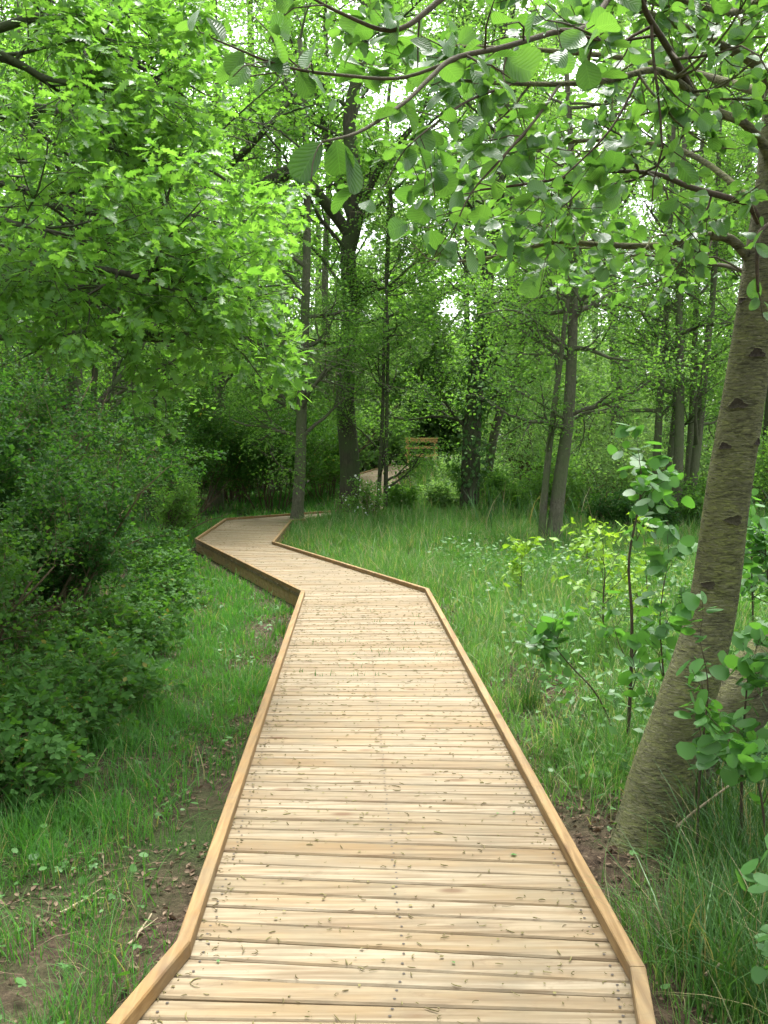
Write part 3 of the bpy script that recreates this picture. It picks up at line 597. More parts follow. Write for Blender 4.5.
k = (pc > 1.5) & (py < lim) & (px > 150); k &= (py > -30) | (np.random.default_rng(8).random(len(pc)) < .15); k &= (pc > 2.4) | (np.random.default_rng(4).random(len(pc)) < .6); pos, dr = pos[k], dr[k]; r_ = np.random.default_rng(5)
# hand-set leaves at the tip that hangs nearest the camera
tipP = [(322, 142), (346, 146), (336, 140), (375, 120), (404, 104), (300, 72), (262, 62), (244, 52), (222, 42), (560, 30), (585, 60), (520, 60), (410, 40), (365, 22), (398, 20)]
tipD = [(-.6, 0, -.75), (.25, -.1, -1), (.1, .2, -.7), (.5, -.3, .2), (.5, 0, -.9), (.2, 0, -.5), (.8, 0, -.2), (-.5, 0, -.6), (-.3, 0, .8), (-.6, -.3, .1), (.2, 0, -.9), (-.4, 0, -.7), (.6, 0, -.2), (.3, 0, .7), (-.2, 0, -.8)]
tp_ = np.array([at(a, b, y) for (a, b), y in zip(tipP, [1.7, 1.72, 1.71, 1.85, 1.95, 1.95, 1.9, 1.87, 1.82, 2.2, 2.25, 2.35, 2.3, 2.25, 2.3])]); tn = unit(r_.normal(0, .35, (15, 3)) + [0.1, -.5, .85])
mb = MB(); lsz = np.interp(pc[k], [1.6, 2.6, 3.4], [.045, .055, .050]) * np.clip(r_.normal(1, .28, len(pos)), .35, 1.5)
for q_, tmv in enumerate((ALDER, ALDER2, ALDER3, ALDER4)): put_leaves(mb, tmv, pos[q_::4], dr[q_::4], lsz[q_::4], r_, .75, .1, -.25); leaves(mb, ALDER, tp_, np.array(tipD), tn, np.array([.078, .082, .06, .05, .06, .05, .055, .05, .05, .07, .065, .055, .055, .05, .055]))
mb.build('crown', M['alder'], al); print('alder leaves', len(pos))

# ------------------------------------------------------------------ shrubs
def shrub(name, label, cat, c, rad, h, nst, seed, leafm, tm, lsize, nl=16, kids=7, kids2=6, lean=(0, 0), group=None, stemm=None, blossom=0, arch=-.04, sr=.02, tilt=.7, clear=.0, tight=False):
    t = Tree(seed); c = np.array([c[0], c[1], float(gz(c[0], c[1]))]); th = thing(name, c, label, cat, group)
    sp = [dict(kids=kids, f0=.25 + clear, ang=(30, 75), flat=.8), dict(L=rad * .55, n=4, jit=.2, trop=.02, kids=kids2, f0=.1, ang=(30, 75), flat=.8, r=.008), dict(L=rad * .25, n=3, jit=.2, leaves=nl, scat=.03 if tight else rad * .05 + .02, r=.003)]
    for k in range(nst):
        a = t.r.uniform(0, 2 * pi); s_ = t.r.uniform(0, 1) ** .6; b = c + [cos(a) * rad * .25 * s_, sin(a) * rad * .25 * s_, -.05]
        e = np.array([cos(a) * rad * s_ * .9 + lean[0], sin(a) * rad * s_ * .9 + lean[1], h * (t.r.uniform(.45, 1.12) if tight else t.r.uniform(.65, 1.0)) * (1 - .35 * s_ * s_)]); L = np.linalg.norm(e); P = t.wander(b, unit(e * [.7, .7, 1.3]), L, 6, .12, arch); rd = np.linspace(sr, sr * .25, 7); (t.big if sr > .012 else t.small).append((P, rd)); t.kids(P, rd, L, 0, sp)
    mb = MB(); tubes(mb, t.big, 6) if t.big else None; tubes(mb, t.small, 3) if t.small else None; mb.build('stems', stemm or M['stem'], th)
    pos, dr = t.leafdata(); g = gz(pos[:, 0], pos[:, 1]); dd, dz = deck_dist(pos[:, 0], pos[:, 1]); k = (pos[:, 2] > g + .02) & ((dd > .95) | (pos[:, 2] > dz + 1.7)); pos, dr = pos[k], dr[k]
    mb = MB(); put_leaves(mb, tm, pos, dr, lsize, t.r, tilt, .35, -.1); mb.build('foliage', leafm, th)
    if blossom:
        i_ = t.r.choice(len(pos), blossom); bp = pos[i_] + t.r.normal(0, .04, (blossom, 3)) + [0, 0, .04]; mb = MB(); put_leaves(mb, DIAW, bp, t.r.normal(0, 1, (blossom, 3)), .06, t.r, .8); mb.build('blossom', M['blossom'], th)
    return th

thick = [(-3.3, 7.2, 1.0, 1.45, 'dark small-leaved bush at the left edge, nearest in the thicket'), (-3.0, 8.8, 1.0, 1.9, 'rounded hawthorn bush bulging toward the grass strip, left middle'),
         (-5.0, 9.0, 1.5, 3.3, 'tall dark hawthorn rising to the oak boughs at the left edge'), (-3.6, 11.2, 1.15, 2.4, 'hawthorn bush behind the bulging bush in the left thicket'),
         (-5.0, 11.5, 1.6, 3.2, 'large dark bush at the back of the left thicket'), (-4.1, 13.6, 1.1, 2.2, 'hawthorn bush reaching down to the left point of the boardwalk'),
         (-5.8, 15.2, 1.8, 3.6, 'tall bush of the left thicket under the dark trunk'), (-5.4, 17.9, 1.5, 3.0, 'farthest bush of the left thicket beside the boardwalk point'), (-4.5, 6.2, 1.2, 2.3, 'dark bush low at the left edge below the oak'),
         (-6.3, 12.8, 1.6, 3.9, 'tallest dark bush of the left thicket, reaching up into the oak boughs'), (-7.4, 17.5, 1.9, 4.4, 'high dark bush behind the left thicket at the thin dark stem'), (-4.1, 9.9, 1.1, 2.5, 'dark bush between the bulging hawthorn and the tall one at its back')]
for k, (x, y, r, h, lab) in enumerate(thick):
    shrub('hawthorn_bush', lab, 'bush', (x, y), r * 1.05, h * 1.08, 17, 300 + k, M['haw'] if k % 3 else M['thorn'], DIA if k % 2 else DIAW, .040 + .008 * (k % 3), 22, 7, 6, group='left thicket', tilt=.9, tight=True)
shrub('hawthorn_bush', 'light sprig-edged bush leaning out at the left point of the boardwalk', 'bush', (-4.3, 19.3), .8, 1.3, 12, 320, M['mid'], DIA, .055, 12, 7, 6, lean=(.35, 0))
# dark hollow bushes behind the bend
for k, (x, y, r, h, lab) in enumerate(((-5.6, 27.5, 2.2, 3.4, 'dark bush at the back of the bend, left one, with a shaded hollow beneath'), (-3.2, 28.2, 2.0, 3.1, 'dark bush behind the slim pale trunk at the bend'), (-7.6, 24.5, 2.2, 3.6, 'broad dark bush behind the left thicket'),
                                       (-1.9, 31.5, 1.6, 3.2, 'shaded bush behind the thick oak trunk'), (-9.5, 29, 2.4, 4.0, 'tall bush at the back behind the left thicket'),
                                       (-4.4, 32, 2.3, 4.2, 'tall bush filling the gap behind the back of the bend'), (-12.5, 31, 2.6, 4.2, 'tall bush at the far left behind the dark trunks'), (-6.9, 33.5, 2.5, 4.4, 'tall bush behind the left dark bush of the bend'))):
    shrub('hazel_bush', lab, 'bush', (x, y), r, h, 16, 330 + k, M['bramble'] if k < 3 else M['mid'], DIA, .075, 26, 9, 6, group='bushes behind the bend', clear=.12 if k < 3 else 0)
for k, (px_, y, r, h, lab) in enumerate(((232, 35, 2.2, 7.0, 'tall pale willow bush rising behind the dark hollow bushes'), (325, 36, 2.0, 6.5, 'tall pale willow bush between the slim pale trunk and the thick oak'), (372, 47, 2.4, 8.0, 'tall pale willow bush behind the far railing'),
                                           (445, 47, 2.6, 7.5, 'tall pale willow bush left of the ivy-hung trunk, far off'), (520, 35, 2.0, 5.5, 'tall pale willow bush right of the ivy-hung trunk'), (600, 36, 2.2, 6.0, 'tall pale willow bush far behind the two-stemmed tree'), (160, 32, 2.0, 6.5, 'tall pale willow bush behind the left thicket'))):
    shrub('willow_bush', lab, 'bush', (at(px_, 450, y)[0], y), r, h, 15, 390 + k, M['pale'], DIA, .11, 17, 9, 6, group='tall willow bushes behind', sr=.05)
# right-hand scrub
right = [(2.6, 29.5, 1.1, 1.2, 'pale', 'rounded pale bush in front of the far railing'), (3.2, 26.2, .9, .95, 'mid', 'low leafy bush at the foot of the ivy-hung trunk'), (1.75, 27.2, .7, .6, 'pale', 'small pale bush beside the far ramp'), (.28, 25.1, .55, .8, 'mid', 'low clump in the grass right before the far ramp'),
         (4.4, 24.6, 1.3, 1.6, 'mid', 'dark leafy bush between the ivy-hung trunk and the two-stemmed tree'), (6.0, 25.5, 1.6, 2.4, 'pale', 'pale scrub behind the two-stemmed tree'), (8.0, 26.5, 1.8, 2.6, 'pale', 'pale scrub behind the slim stand'),
         (10.0, 24.5, 1.8, 2.4, 'mid', 'leafy scrub right of the slim stand'), (7.0, 21.0, 1.0, 1.0, 'mid', 'low bush at the foot of the slim stand'), (11.5, 28, 2.2, 3.2, 'pale', 'tall pale scrub at the right edge'), (4.6, 31.5, 2.0, 3.0, 'pale', 'pale willow scrub behind the slanting stem'),
         (5.2, 20.2, .8, .8, 'haw', 'low dark clump between the two-stemmed tree and the slim stand'), (7.4, 32, 2.2, 3.6, 'pale', 'far pale willow scrub in the right background')]
for k, (x, y, r, h, mm, lab) in enumerate(right):
    shrub('scrub_bush', lab, 'bush', (x, y), r, h, 12, 350 + k, M[mm], DIA, .085, 12, 7, 6, group='scrub beyond the meadow')
shrub('may_bush', 'small white-flowering hawthorn at the foot of the thick oak', 'bush', (-.42, 22.3), .6, 1.0, 9, 380, M['mid'], DIA, .06, 8, 6, 5, blossom=85)
shrub('small_bush', 'low dark bush at the foot of the thick oak trunk', 'bush', (-1.1, 23.9), .5, .8, 8, 381, M['mid'], DIA, .07, 9, 6, 5)
# brambles along the left edge of the grass
bram = [(-2.15, 4.55), (-1.95, 5.35), (-2.6, 5.2), (-1.95, 6.15), (-2.6, 6.3), (-2.05, 7.1), (-2.3, 8.2), (-2.25, 9.4), (-2.5, 10.6), (-2.75, 12.2), (-3.2, 14.2), (-3.7, 16.2), (-3.2, 5.6), (-2.6, 4.3)]
bl_ = ['bramble nearest the camera at the left edge', 'bramble of broad leaves poking out over the near grass', 'bramble behind the broad-leaved one at the left edge', 'bramble arching over the grass below the nearest dark bush', 'bramble under the nearest dark bush',
       'bramble where the grass strip bends in', 'bramble at the foot of the bulging hawthorn', 'low bramble right of the bulging hawthorn', 'bramble beside the bare earth strip', 'bramble halfway along the grass strip', 'bramble near the deep side of the boardwalk',
       'bramble just before the left point of the boardwalk', 'bramble in the shade at the left edge', 'leafy bramble cut by the left edge of the picture']
for k, ((x, y), lab) in enumerate(zip(bram, bl_)):
    shrub('bramble', lab, 'bramble', (x, y), .5, .36 if k % 3 else .5, 12, 400 + k, M['bramble'], TRI, .062, 6, 6, 4, group='brambles along the left grass strip', arch=-.14, sr=.005, tilt=.45)
# saplings and shoots on the right
def sapling(name, label, pts, r0, leafm, tm, lsize, seed, kids=12, L=.4, nl=7, f0=.15, cat='sapling', stem=None, scat=.03, L2=.16):
    t = Tree(seed); th = thing(name, pts[0], label, cat); sp = [dict(kids=kids, f0=f0, ang=(35, 70), flat=.9, leaves=6, lf0=.5, scat=scat), dict(L=L, n=4, jit=.14, trop=.08, kids=3, f0=.3, ang=(30, 60), leaves=nl, scat=scat, r=.004), dict(L=L2, n=3, jit=.12, leaves=4, scat=scat, r=.002)]
    P = catmull(pts, 4 * len(pts)); rad = np.linspace(r0, r0 * .3, len(P)); t.big.append((P, rad)); t.kids(P, rad, 0, 0, sp)
    mb = MB(); tubes(mb, t.big, 7); tubes(mb, t.small, 4); mb.build('stem', stem or M['twig'], th)
    pos, dr = t.leafdata(); k = pos[:, 2] > gz(pos[:, 0], pos[:, 1]) + .03; dd = deck_dist(pos[:, 0], pos[:, 1])[0]; k &= dd > .9; mb = MB(); put_leaves(mb, tm, pos[k], dr[k], lsize, t.r, .7, .4, -.3); mb.build('foliage', leafm, th); return th
g_ = lambda px, y: np.array([at(px, 700, y)[0], y, float(gz(at(px, 700, y)[0], y)) - .03])
sapling('alder_sapling', 'thin upright alder sapling between the boardwalk and the leaning alder', [g_(626, 5.5), at(630, 700, 5.5), at(632, 620, 5.5), at(629, 560, 5.5), at(640, 500, 5.5), at(641, 470, 5.5)], .013, M['shoot'], ALDERLO, .078, 501, 9, .3, 4)
sapling('alder_sapling', 'low slanting alder shoot left of the upright alder sapling', [g_(625, 5.6), at(600, 700, 5.6), at(570, 665, 5.6), at(545, 635, 5.6)], .007, M['shoot'], ALDERLO, .075, 502, 6, .22, 4)
sapling('alder_sapling', 'leafy alder shoot growing close against the left of the leaning trunk', [g_(662, 5.2), at(664, 690, 5.2), at(660, 620, 5.2), at(668, 560, 5.2)], .007, M['shoot'], ALDERLO, .075, 503, 7, .24, 4)
sapling('alder_shoot', 'alder shoot with round leaves in front of the leaning trunk', [g_(700, 4.0), at(700, 770, 3.95), at(708, 690, 3.9), at(700, 640, 3.9)], .006, M['shoot'], ALDERLO, .07, 504, 5, .2, 4, cat='shoot', L2=.1)
sapling('alder_shoot', 'bushy round-leaved shoot in front of the slanting second trunk', [g_(745, 4.0), at(742, 770, 3.95), at(745, 710, 3.9), at(750, 660, 3.9)], .008, M['shoot'], ALDERLO, .07, 505, 7, .2, 4, cat='shoot', L2=.12)
sapling('alder_shoot', 'low round-leaved shoot at the right edge below the second trunk', [g_(775, 3.8), at(760, 790, 3.75), at(735, 740, 3.7)], .007, M['shoot'], ALDERLO, .07, 506, 5, .18, 4, cat='shoot', L2=.1)
sapling('alder_shoot', 'bright hairy-leaved shoot in the bottom right corner', [g_(815, 2.75), at(800, 970, 2.72), at(785, 935, 2.7), at(775, 895, 2.7)], .005, M['shoot'], ALDERLO, .058, 507, 5, .11, 2, cat='shoot', L2=.06)
sapling('maple_sapling', 'yellow-green sapling standing alone in the meadow right of the boardwalk', [g_(521, 10.6), at(521, 590, 10.6), at(522, 560, 10.6), at(523, 552, 10.6)], .006, M['lime'], OAK, .075, 508, 9, .2, 5, .25, L2=.1)
sapling('maple_sapling', 'larger yellow-green sapling left of the leaning alder', [g_(605, 8.2), at(603, 610, 8.2), at(605, 570, 8.2), at(600, 555, 8.2)], .009, M['lime'], OAK, .075, 509, 12, .42, 4, .1)
sapling('maple_sapling', 'yellow-green shoot behind the larger yellow sapling', [g_(588, 12.5), at(587, 560, 12.5), at(589, 540, 12.5)], .008, M['lime'], OAK, .08, 510, 6, .28, 4, .15)
sapling('maple_sapling', 'yellow-green shoot close to the leaning trunk', [g_(645, 9.0), at(647, 590, 9), at(645, 545, 9)], .008, M['lime'], OAK, .075, 511, 9, .36, 4, .1)
sapling('green_sapling', 'leafy sapling right of the leaning trunk at the meadow edge', [g_(752, 9.0), at(752, 580, 9), at(750, 520, 9)], .01, M['shoot'], ALDERLO, .08, 512, 12, .4, 6, .2)
sapling('green_sapling', 'round-leaved sapling at the right edge beyond the second trunk', [g_(775, 7.2), at(770, 600, 7.2), at(765, 545, 7.2)], .01, M['shoot'], ALDERLO, .08, 513, 11, .35, 6, .2)

# ------------------------------------------------------------------ grass, sedge, herbs, litter (stuff)
def blades(mb, pos, h, w, rr, bend=.5, segs=3, mi=0):
    n = len(pos); a = rr.uniform(0, 2 * pi, n); d = np.stack([np.cos(a), np.sin(a), np.zeros(n)], 1); s_ = np.stack([-np.sin(a), np.cos(a), np.zeros(n)], 1); rot = rr.uniform(-1, 1, n)[:, None]; s_ = unit(s_ + d * rot)
    b = np.abs(rr.normal(0, bend, n)) + .1; lx, ly = rr.normal(0, .12, n), rr.normal(0, .12, n); V = []
    fr = np.linspace(0, 1, segs + 1)
    for k, f in enumerate(fr):
        c = pos + d * (b * h * f * f)[:, None] + np.stack([lx * h * f, ly * h * f, h * f * (1 - .32 * np.minimum(b, 1.6) * f)], 1)
        ww = w * (1 - f) ** .6 * .5
        V += [c - s_ * ww[:, None], c + s_ * ww[:, None]] if k < segs else [c]
    V = np.stack(V, 1); K = V.shape[1]; L = []; T = []
    for k in range(segs - 1): L += [2 * k, 2 * k + 1, 2 * k + 3, 2 * k + 2]; T.append(4)
    L += [2 * segs - 2, 2 * segs - 1, 2 * segs]; T.append(3)
    mb.add(V, (np.array(L)[None] + (np.arange(n) * K)[:, None]), np.tile(T, n), None, mi)
gr = np.random.default_rng(77)
def field(n, x0, x1, y0, y1): 
    x = gr.uniform(x0, x1, n); y = gr.uniform(y0, y1, n); return x, y
def inview(x, y, m=1.0): return np.abs(x) < .42 * y + m + .6
def ledge(y): return np.interp(y, [0, 4.9, 6.1, 9, 11.5, 15, 18.2, 20], [-2.6, -2.1, -1.95, -2.3, -2.4, -3.1, -3.8, -4.2])
# right meadow + left strip, four distance bands
meadow = MB(); strip = MB(); cnt = 0
TRK = tp[0][:2]
for (y0, y1, dens, wid, seg) in ((1.2, 4.5, 5200, .0042, 3), (4.5, 9, 3200, .006, 3), (9, 15, 1500, .010, 2), (15, 24, 600, .017, 2), (24, 44, 160, .032, 2)):
    xm = .42 * y1 + 2; n = int(dens * 2 * xm * (y1 - y0)); x, y = field(n, -xm, xm, y0, y1); d, dz = deck_dist(x, y)
    dens_n = fbm(x, y, .9, 2); clump = fbm(x, y, 4.5, 4); left = (x < np.interp(y, CL[:, 1], CL[:, 0]))
    keep = inview(x, y) & (d > .79) & (d > .74 + .1 * gr.random(n))
    pr = np.clip((dens_n - .2) * 4, .3, 1) * np.clip((clump - .26) * 4, .1, 1)
    edge = 1 - sstep(.8, 1.35, d); bare = np.where(left & (y < 10.5), 1 - .93 * (1 - sstep(.85, 1.5, d)) * sstep(.30, .45, fbm(x, y, .8, 12)) * sstep(2.5, 4, y), 1 - .45 * edge * (y < 5)); pr = pr * bare
    rpatch = np.exp(-(((x - 1.2) / .5) ** 2 + ((y - 7.2) / 1.2) ** 2)) * .95 + np.exp(-(((x - 1.15) / .3) ** 2 + ((y - 2.5) / .5) ** 2)) * .8 + np.exp(-(((x - TRK[0] + .1) / .38) ** 2 + ((y - TRK[1]) / .5) ** 2)) * 1.1; pr = pr * np.clip(1 - rpatch, 0, 1)
    pr = pr * np.where(x < ledge(y) - .3, .35, 1) * np.where((y > 9) & ~left, 1.5, 1)
    k = keep & (gr.random(n) < pr); x, y, left, d, cl = x[k], y[k], left[k], d[k], clump[k]; n = len(x); cnt += n; pos = np.stack([x, y, gz(x, y) - .01], 1)
    hgt = np.where(left, .15, np.where(y > 4.5, .26, .2)) * np.clip(.35 + 2.0 * (cl - .28), .35, 1.7) * (.75 + .6 * fbm(x, y, .55, 81)) * gr.uniform(.5, 1.35, n) * np.where(y > 18, 1.35, 1) * np.where((d < 1.15) & ~left & (y > 5), .7, 1) * np.where(~left & (y > 11), 1.15, 1)
    ww = wid * gr.uniform(.6, 1.4, n)
    for sel, mb_ in ((left, strip), (~left, meadow)):
        if sel.any(): blades(mb_, pos[sel], hgt[sel], ww[sel], gr, .55, seg)
print('blades', cnt)
tag(strip.build('grass', M['grass']), 'short tufted grass on the left strip beside the boardwalk', 'grass', kind='stuff')
tag(meadow.build('grass', M['meadow']), 'pale green meadow grass right of the boardwalk', 'grass', kind='stuff')
# sedge tufts round the alder foot and on the right
sd = MB(); cs = [(1.42, 3.9, .16), (1.55, 4.0, .22), (1.45, 3.6, .2), (1.28, 3.4, .12), (1.3, 3.15, .2), (1.12, 3.0, .14), (1.35, 2.75, .1), (1.05, 3.3, .1), (1.55, 4.3, .25), (1.9, 4.6, .3), (1.9, 5.6, .3), (2.5, 5.4, .4), (2.1, 6.6, .4), (1.2, 5.6, .12), (1.0, 6.6, .1), (1.55, 8.2, .3), (1.2, 9, .2), (1.6, 6.4, .2), (2.9, 7.5, .5), (2.2, 9.5, .5), (3.2, 10.5, .5)]
for x, y, r in cs:
    n = int(420 * r / .3); p = np.stack([gr.normal(x, r * .55, n), gr.normal(y, r * .55, n), np.zeros(n)], 1); k = deck_dist(p[:, 0], p[:, 1])[0] > .86; p = p[k]; p[:, 2] = gz(p[:, 0], p[:, 1]) - .01
    blades(sd, p, gr.uniform(.18, .55, len(p)) * (1 if y < 5 else .75), gr.uniform(.004, .008, len(p)), gr, .45, 4)
n = 2500; x, y = field(n, 2, 13, 20, 30); p = np.stack([x, y, gz(x, y)], 1); blades(sd, p, gr.uniform(.5, 1.3, n), gr.uniform(.02, .035, n), gr, .35, 3)
tag(sd.build('sedge', M['sedge']), 'tall dark sedge tufts round the foot of the leaning alder', 'sedge', kind='stuff')
# herbs: small trifoliate and round leaves among the grass
hb = MB(); n = 3600; x, y = field(n, -4.2, 4.2, 1.5, 11); d, _ = deck_dist(x, y); k = (d > .86) & inview(x, y) & (fbm(x, y, 1.4, 31) > .47); x, y = x[k], y[k]; n = len(x)
pos = np.stack([x, y, gz(x, y) + gr.uniform(.01, .10, n)], 1); put_leaves(hb, TRI, pos, gr.normal(0, 1, (n, 3)) * [1, 1, .3], .045, gr, .45, .45, 0)
n = 2600; x, y = field(n, -4.2, 4.2, 1.5, 9); d, _ = deck_dist(x, y); k = (d > .86) & inview(x, y) & (fbm(x, y, 1.7, 47) > .5); x, y = x[k], y[k]; n = len(x)
pos = np.stack([x, y, gz(x, y) + gr.uniform(.01, .12, n)], 1); put_leaves(hb, ALDERLO, pos, gr.normal(0, 1, (n, 3)) * [1, 1, .3], .033, gr, .45, .45, 0)
n = 17000; x, y = field(n, .7, 5.5, 4.4, 15); d, _ = deck_dist(x, y); k = (d > 1.1) & (fbm(x, y, 1.0, 53) > .44); x, y = x[k], y[k]; n = len(x)
pos = np.stack([x, y, gz(x, y) + .5 * gr.random(n) * sstep(.42, .64, fbm(x, y, 1.0, 53)) + .03], 1); put_leaves(hb, DIA, pos, gr.normal(0, 1, (n, 3)) * [1, 1, .6], .055, gr, .9, .5, -.1)
tag(hb.build('ground_cover', M['herb']), 'small broad-leaved herbs among the grass', 'ground cover', kind='stuff')
# litter
lt = MB(); n = 60000; x, y = field(n, -3.5, 4.2, 1.4, 12); d, _ = deck_dist(x, y); k = (d > .8) & inview(x, y) & (gr.random(n) < np.clip((fbm(x, y, 1.1, 61) - .36) * 4, .08, 1) + 1.0 * np.exp(-(((x - 1.2) / .5) ** 2 + ((y - 4.6) / .7) ** 2)) + .8 * np.exp(-(((x - 1.2) / .6) ** 2 + ((y - 7.2) / 1.2) ** 2)) + .8 * np.exp(-(((x - 1.2) / .4) ** 2 + ((y - 2.6) / .5) ** 2))); x, y = x[k], y[k]; n = len(x)
pos = np.stack([x, y, gz(x, y) + gr.uniform(.004, .02, n)], 1); put_leaves(lt, DEAD, pos, gr.normal(0, 1, (n, 3)) * [1, 1, .25], .021, gr, .5, .6, 0)
n = 6500; x, y = field(n, -3.5, 4.2, 1.4, 10); d, _ = deck_dist(x, y); k = (d > .86); x, y = x[k], y[k]; a = gr.uniform(0, 2 * pi, len(x)); L_ = gr.uniform(.03, .16, len(x)); z = gz(x, y) + .012
tubes(lt, [(np.array([[q0, q1, q2], [q0 + cos(b) * l * .5, q1 + sin(b) * l * .5, q2 + .006], [q0 + cos(b + .2) * l, q1 + sin(b + .2) * l, q2 + .002]]), np.array([.0016, .0016, .001])) for q0, q1, q2, b, l in zip(x, y, z, a, L_)], 3)
tag(lt.build('leaf_litter', M['litter']), 'brown fallen leaves and straw on the bare earth', 'leaf litter', kind='stuff')
# catkins and crumbs lying on the boards
ck = MB(); n = 2800; t_ = gr.uniform(0, 1, n); s_ = gr.uniform(.04, .96, n); paths = []
for k in range(n):
    yy = 2.2 + 19 * gr.random() ** 1.25 if gr.random() < .6 else gr.normal(8.5, 2.0); yy = min(max(yy, 2.2), 21); f = np.interp(yy, Lp[:6, 1], np.arange(6)); i0 = min(int(f), 4); f -= i0
    l = Lp[i0] + (Lp[i0 + 1] - Lp[i0]) * f; fr = np.interp(yy, Rp[:6, 1], np.arange(6)); i1 = min(int(fr), 4); r = Rp[i1] + (Rp[i1 + 1] - Rp[i1]) * (fr - i1)
    p = l + (r - l) * s_[k]; p[2] = .005; b = gr.uniform(0, 2 * pi); ln = gr.uniform(.004, .036) * (1 if gr.random() < .75 else 1.5); cv = gr.normal(0, 1.0); rr = gr.uniform(.0008, .0026)
    q = [p]; 
    for _ in range(3): q.append(q[-1] + np.array([cos(b), sin(b), 0]) * ln / 3); b += cv * .6
    paths.append((np.array(q), np.array([rr * .7, rr, rr, rr * .5])))
for k in range(1100):
    i0 = int(gr.choice([1, 2, 3, 4], p=[.03, .48, .37, .12])); f = gr.random(); sd = gr.random() < .5; P_ = (Lp if sd else Rp); o_ = (Rp if sd else Lp); p = P_[i0] + (P_[i0 + 1] - P_[i0]) * f; q_ = o_[i0] + (o_[i0 + 1] - o_[i0]) * f
    p = p + unit(q_ - p) * (.03 + abs(gr.normal(0, .05))); p[2] = .004; b = gr.uniform(0, 2 * pi); ln = gr.uniform(.004, .02); rr = gr.uniform(.0008, .0022)
    paths.append((np.array([p, p + np.array([cos(b), sin(b), 0]) * ln * .4, p + np.array([cos(b + .5), sin(b + .5), 0]) * ln * .8, p + np.array([cos(b + .9), sin(b + .9), 0]) * ln]), np.array([rr * .7, rr, rr, rr * .5])))
tubes(ck, paths, 4)
n = 700; yy = 2.2 + 14 * gr.random(n); xx = np.interp(yy, CL[:, 1], CL[:, 0]) + gr.uniform(-.68, .68, n); put_leaves(ck, DIAW, np.stack([xx, yy, np.full(n, .006)], 1), gr.normal(0, 1, (n, 3)) * [1, 1, 0], .012, gr, .15, .5, 0)
tag(ck.build('fallen_catkins', M['catkin']), 'scattered brown catkins and bud scales on the boards', 'catkins', kind='stuff')
gs = MB(); spots = [(378, 612), (380, 622), (420, 617), (427, 625), (440, 632), (405, 634), (352, 642), (365, 642), (402, 640), (388, 652), (318, 645), (350, 655), (380, 655), (404, 650), (416, 648), (352, 668), (374, 676), (356, 676), (316, 676), (438, 655), (330, 610), (300, 672), (452, 640), (345, 615)]
for px_, py_ in spots:
    c = on(px_, py_, 0); n = int(gr.integers(4, 10)); p = c + gr.normal(0, 1, (n, 3)) * [.05, .006, 0]; p[:, 2] = -.02; blades(gs, p, gr.uniform(.03, .085, n), gr.uniform(.004, .008, n), gr, .6, 3)
tag(gs.build('grass_shoots', M['sedge']), 'thin grass blades poking up between the boards', 'grass shoots', kind='stuff')
gl = MB(); lp_ = np.array([[*on(a, b, 0)[:2], .012] for a, b in ((515, 812), (497, 815), (510, 856), (455, 965), (218, 961))]); put_leaves(gl, DIAW, lp_ - [0, 0, .006], gr.normal(0, 1, (5, 3)) * [1, 1, 0], .024, gr, .12, .4, 0)
tag(gl.build('fallen_leaves', M['shoot']), 'few torn green leaves lying on the near boards', 'fallen leaves', kind='stuff')

# fallen twigs on the left strip
for lab, (xa, ya), (xb, yb) in (('short grey twig lying on the bare earth left of the near kerb', (60, 905), (118, 880)), ('thin curved twig on the earth close to the kerb bend at the left', (128, 935), (160, 905)), ('pale broken twig in the grass at the left below the bramble', (30, 860), (80, 842))):
    a = on(xa, ya, -.14); b = on(xb, yb, -.13); a[2] = gz(a[0], a[1]) + .012; b[2] = gz(b[0], b[1]) + .02; t = Tree(int(xa) + 7); th = thing('fallen_twig', a, lab, 'twig'); P = t.wander(a, b - a, np.linalg.norm(b - a), 7, .14, 0); mb = MB(); tubes(mb, [(P, np.linspace(.006, .0025, 8)), (np.array([P[3], P[3] + [.03, .04, .01], P[3] + [.05, .09, .012]]), np.array([.003, .0025, .0012]))], 6); mb.build('stick', M['dead'], th)
# dead sticks by the alder foot
for lab, a, b, r in (('bare pale stick slanting in the grass right of the alder foot', on(662, 842, -.12), at(716, 775, 4.1), .008), ('thin dead stick lying on the earth in the bottom right corner', on(705, 975, -.13), on(768, 925, -.10), .006)):
    t = Tree(int(a[0] * 1000)); th = thing('dead_stick', a, lab, 'stick'); P = t.wander(a, b - a, np.linalg.norm(b - a), 6, .06, 0); mb = MB(); tubes(mb, [(P, np.linspace(r, r * .5, 7))], 7); mb.build('stick', M['dead'], th)

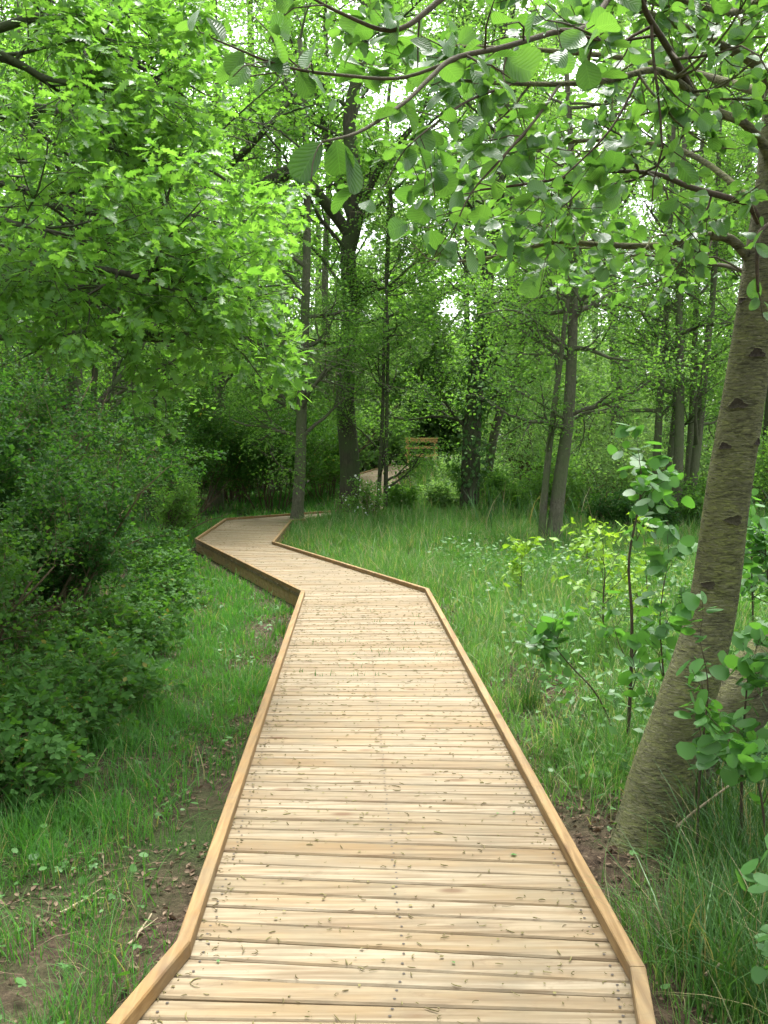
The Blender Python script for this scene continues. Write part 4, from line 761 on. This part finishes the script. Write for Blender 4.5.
# ------------------------------------------------------------------ far wood: one mass
wr = np.random.default_rng(900); wb = MB()
def far_tree(x, y, h, spread, mi, lsz, nl, f0):
    t = Tree(int(wr.integers(1e9))); z = float(gz(x, y)); sp = spec_tree(int(15 + h * .4), spread, 6, spread * .42, 5, spread * .24, nl, spread * .05); sp[0]['f0'] = f0
    P, rad = t.limb([(x, y, z), (x + wr.normal(0, .2), y, z + h * .35), (x + wr.normal(0, .5), y, z + h * .7), (x + wr.normal(0, .6), y, z + h)], .22 * h / 14, .05, 0, sp, 10)
    tubes(wb, t.big, 5, 2); pos, dr = t.leafdata(); put_leaves(wb, QUAD, pos, dr, lsz, t.r, .7, .35, -.1, mi)
for k in range(38):
    y = wr.uniform(47, 80); x = wr.uniform(-.50, .50) * y; h = wr.uniform(16, 30) + (y - 37) * .1
    far_tree(x, y, h, 4.2, int(x > -6 or wr.random() < .4),   .27, 12, wr.uniform(.08, .3))
for k in range(70):
    y = 41 + 14 * wr.random() ** 1.5; x = wr.uniform(-.52, .52) * y
    if abs(x - 2) < 2.6 and y < 46: y += 6
    far_tree(x, y, wr.uniform(3.5, 7.5), 2.6, int(x > -6), .2, 12, .03)
tag(wb.build('woodland', [M['mid'], M['pale'], M['grey_bark']]), 'far leafy wood closing the view behind everything', 'woodland', kind='stuff')

# ------------------------------------------------------------------ light
W = bpy.data.worlds.new('World'); S.world = W; W.use_nodes = True; nt = W.node_tree; bg = nt.nodes['Background']
sky = nt.nodes.new('ShaderNodeTexSky'); sky.sky_type = 'NISHITA'; sky.sun_disc = False
EL, AZ = R(66), R(8)      # sun high, ahead of the camera, behind cloud
sky.sun_elevation = EL; sky.sun_rotation = AZ; sky.dust_density = 4; sky.air_density = 1.0
hs = nt.nodes.new('ShaderNodeHueSaturation'); hs.inputs['Saturation'].default_value = .25
nt.links.new(sky.outputs[0], hs.inputs['Color']); nt.links.new(hs.outputs[0], bg.inputs[0]); bg.inputs[1].default_value = .15
sl = bpy.data.lights.new('sun', 'SUN'); sl.energy = 1.5; sl.angle = R(18); sl.color = (1, .98, .94); so = bpy.data.objects.new('sun', sl); COL.objects.link(so)
from mathutils import Vector
sv = Vector((sin(AZ) * cos(EL), cos(AZ) * cos(EL), sin(EL))); so.rotation_euler = sv.to_track_quat('Z', 'Y').to_euler()
vs = S.view_settings; vs.view_transform = 'Standard'; vs.look = 'None'; vs.gamma = 1; vs.exposure = 2.15; vs.use_curve_mapping = False
S.render.engine = 'CYCLES'; cy = S.cycles; cy.max_bounces = 9; cy.diffuse_bounces = 7; cy.glossy_bounces = 2; cy.transmission_bounces = 7; cy.use_denoising = True; cy.use_adaptive_sampling = True; cy.adaptive_threshold = .02
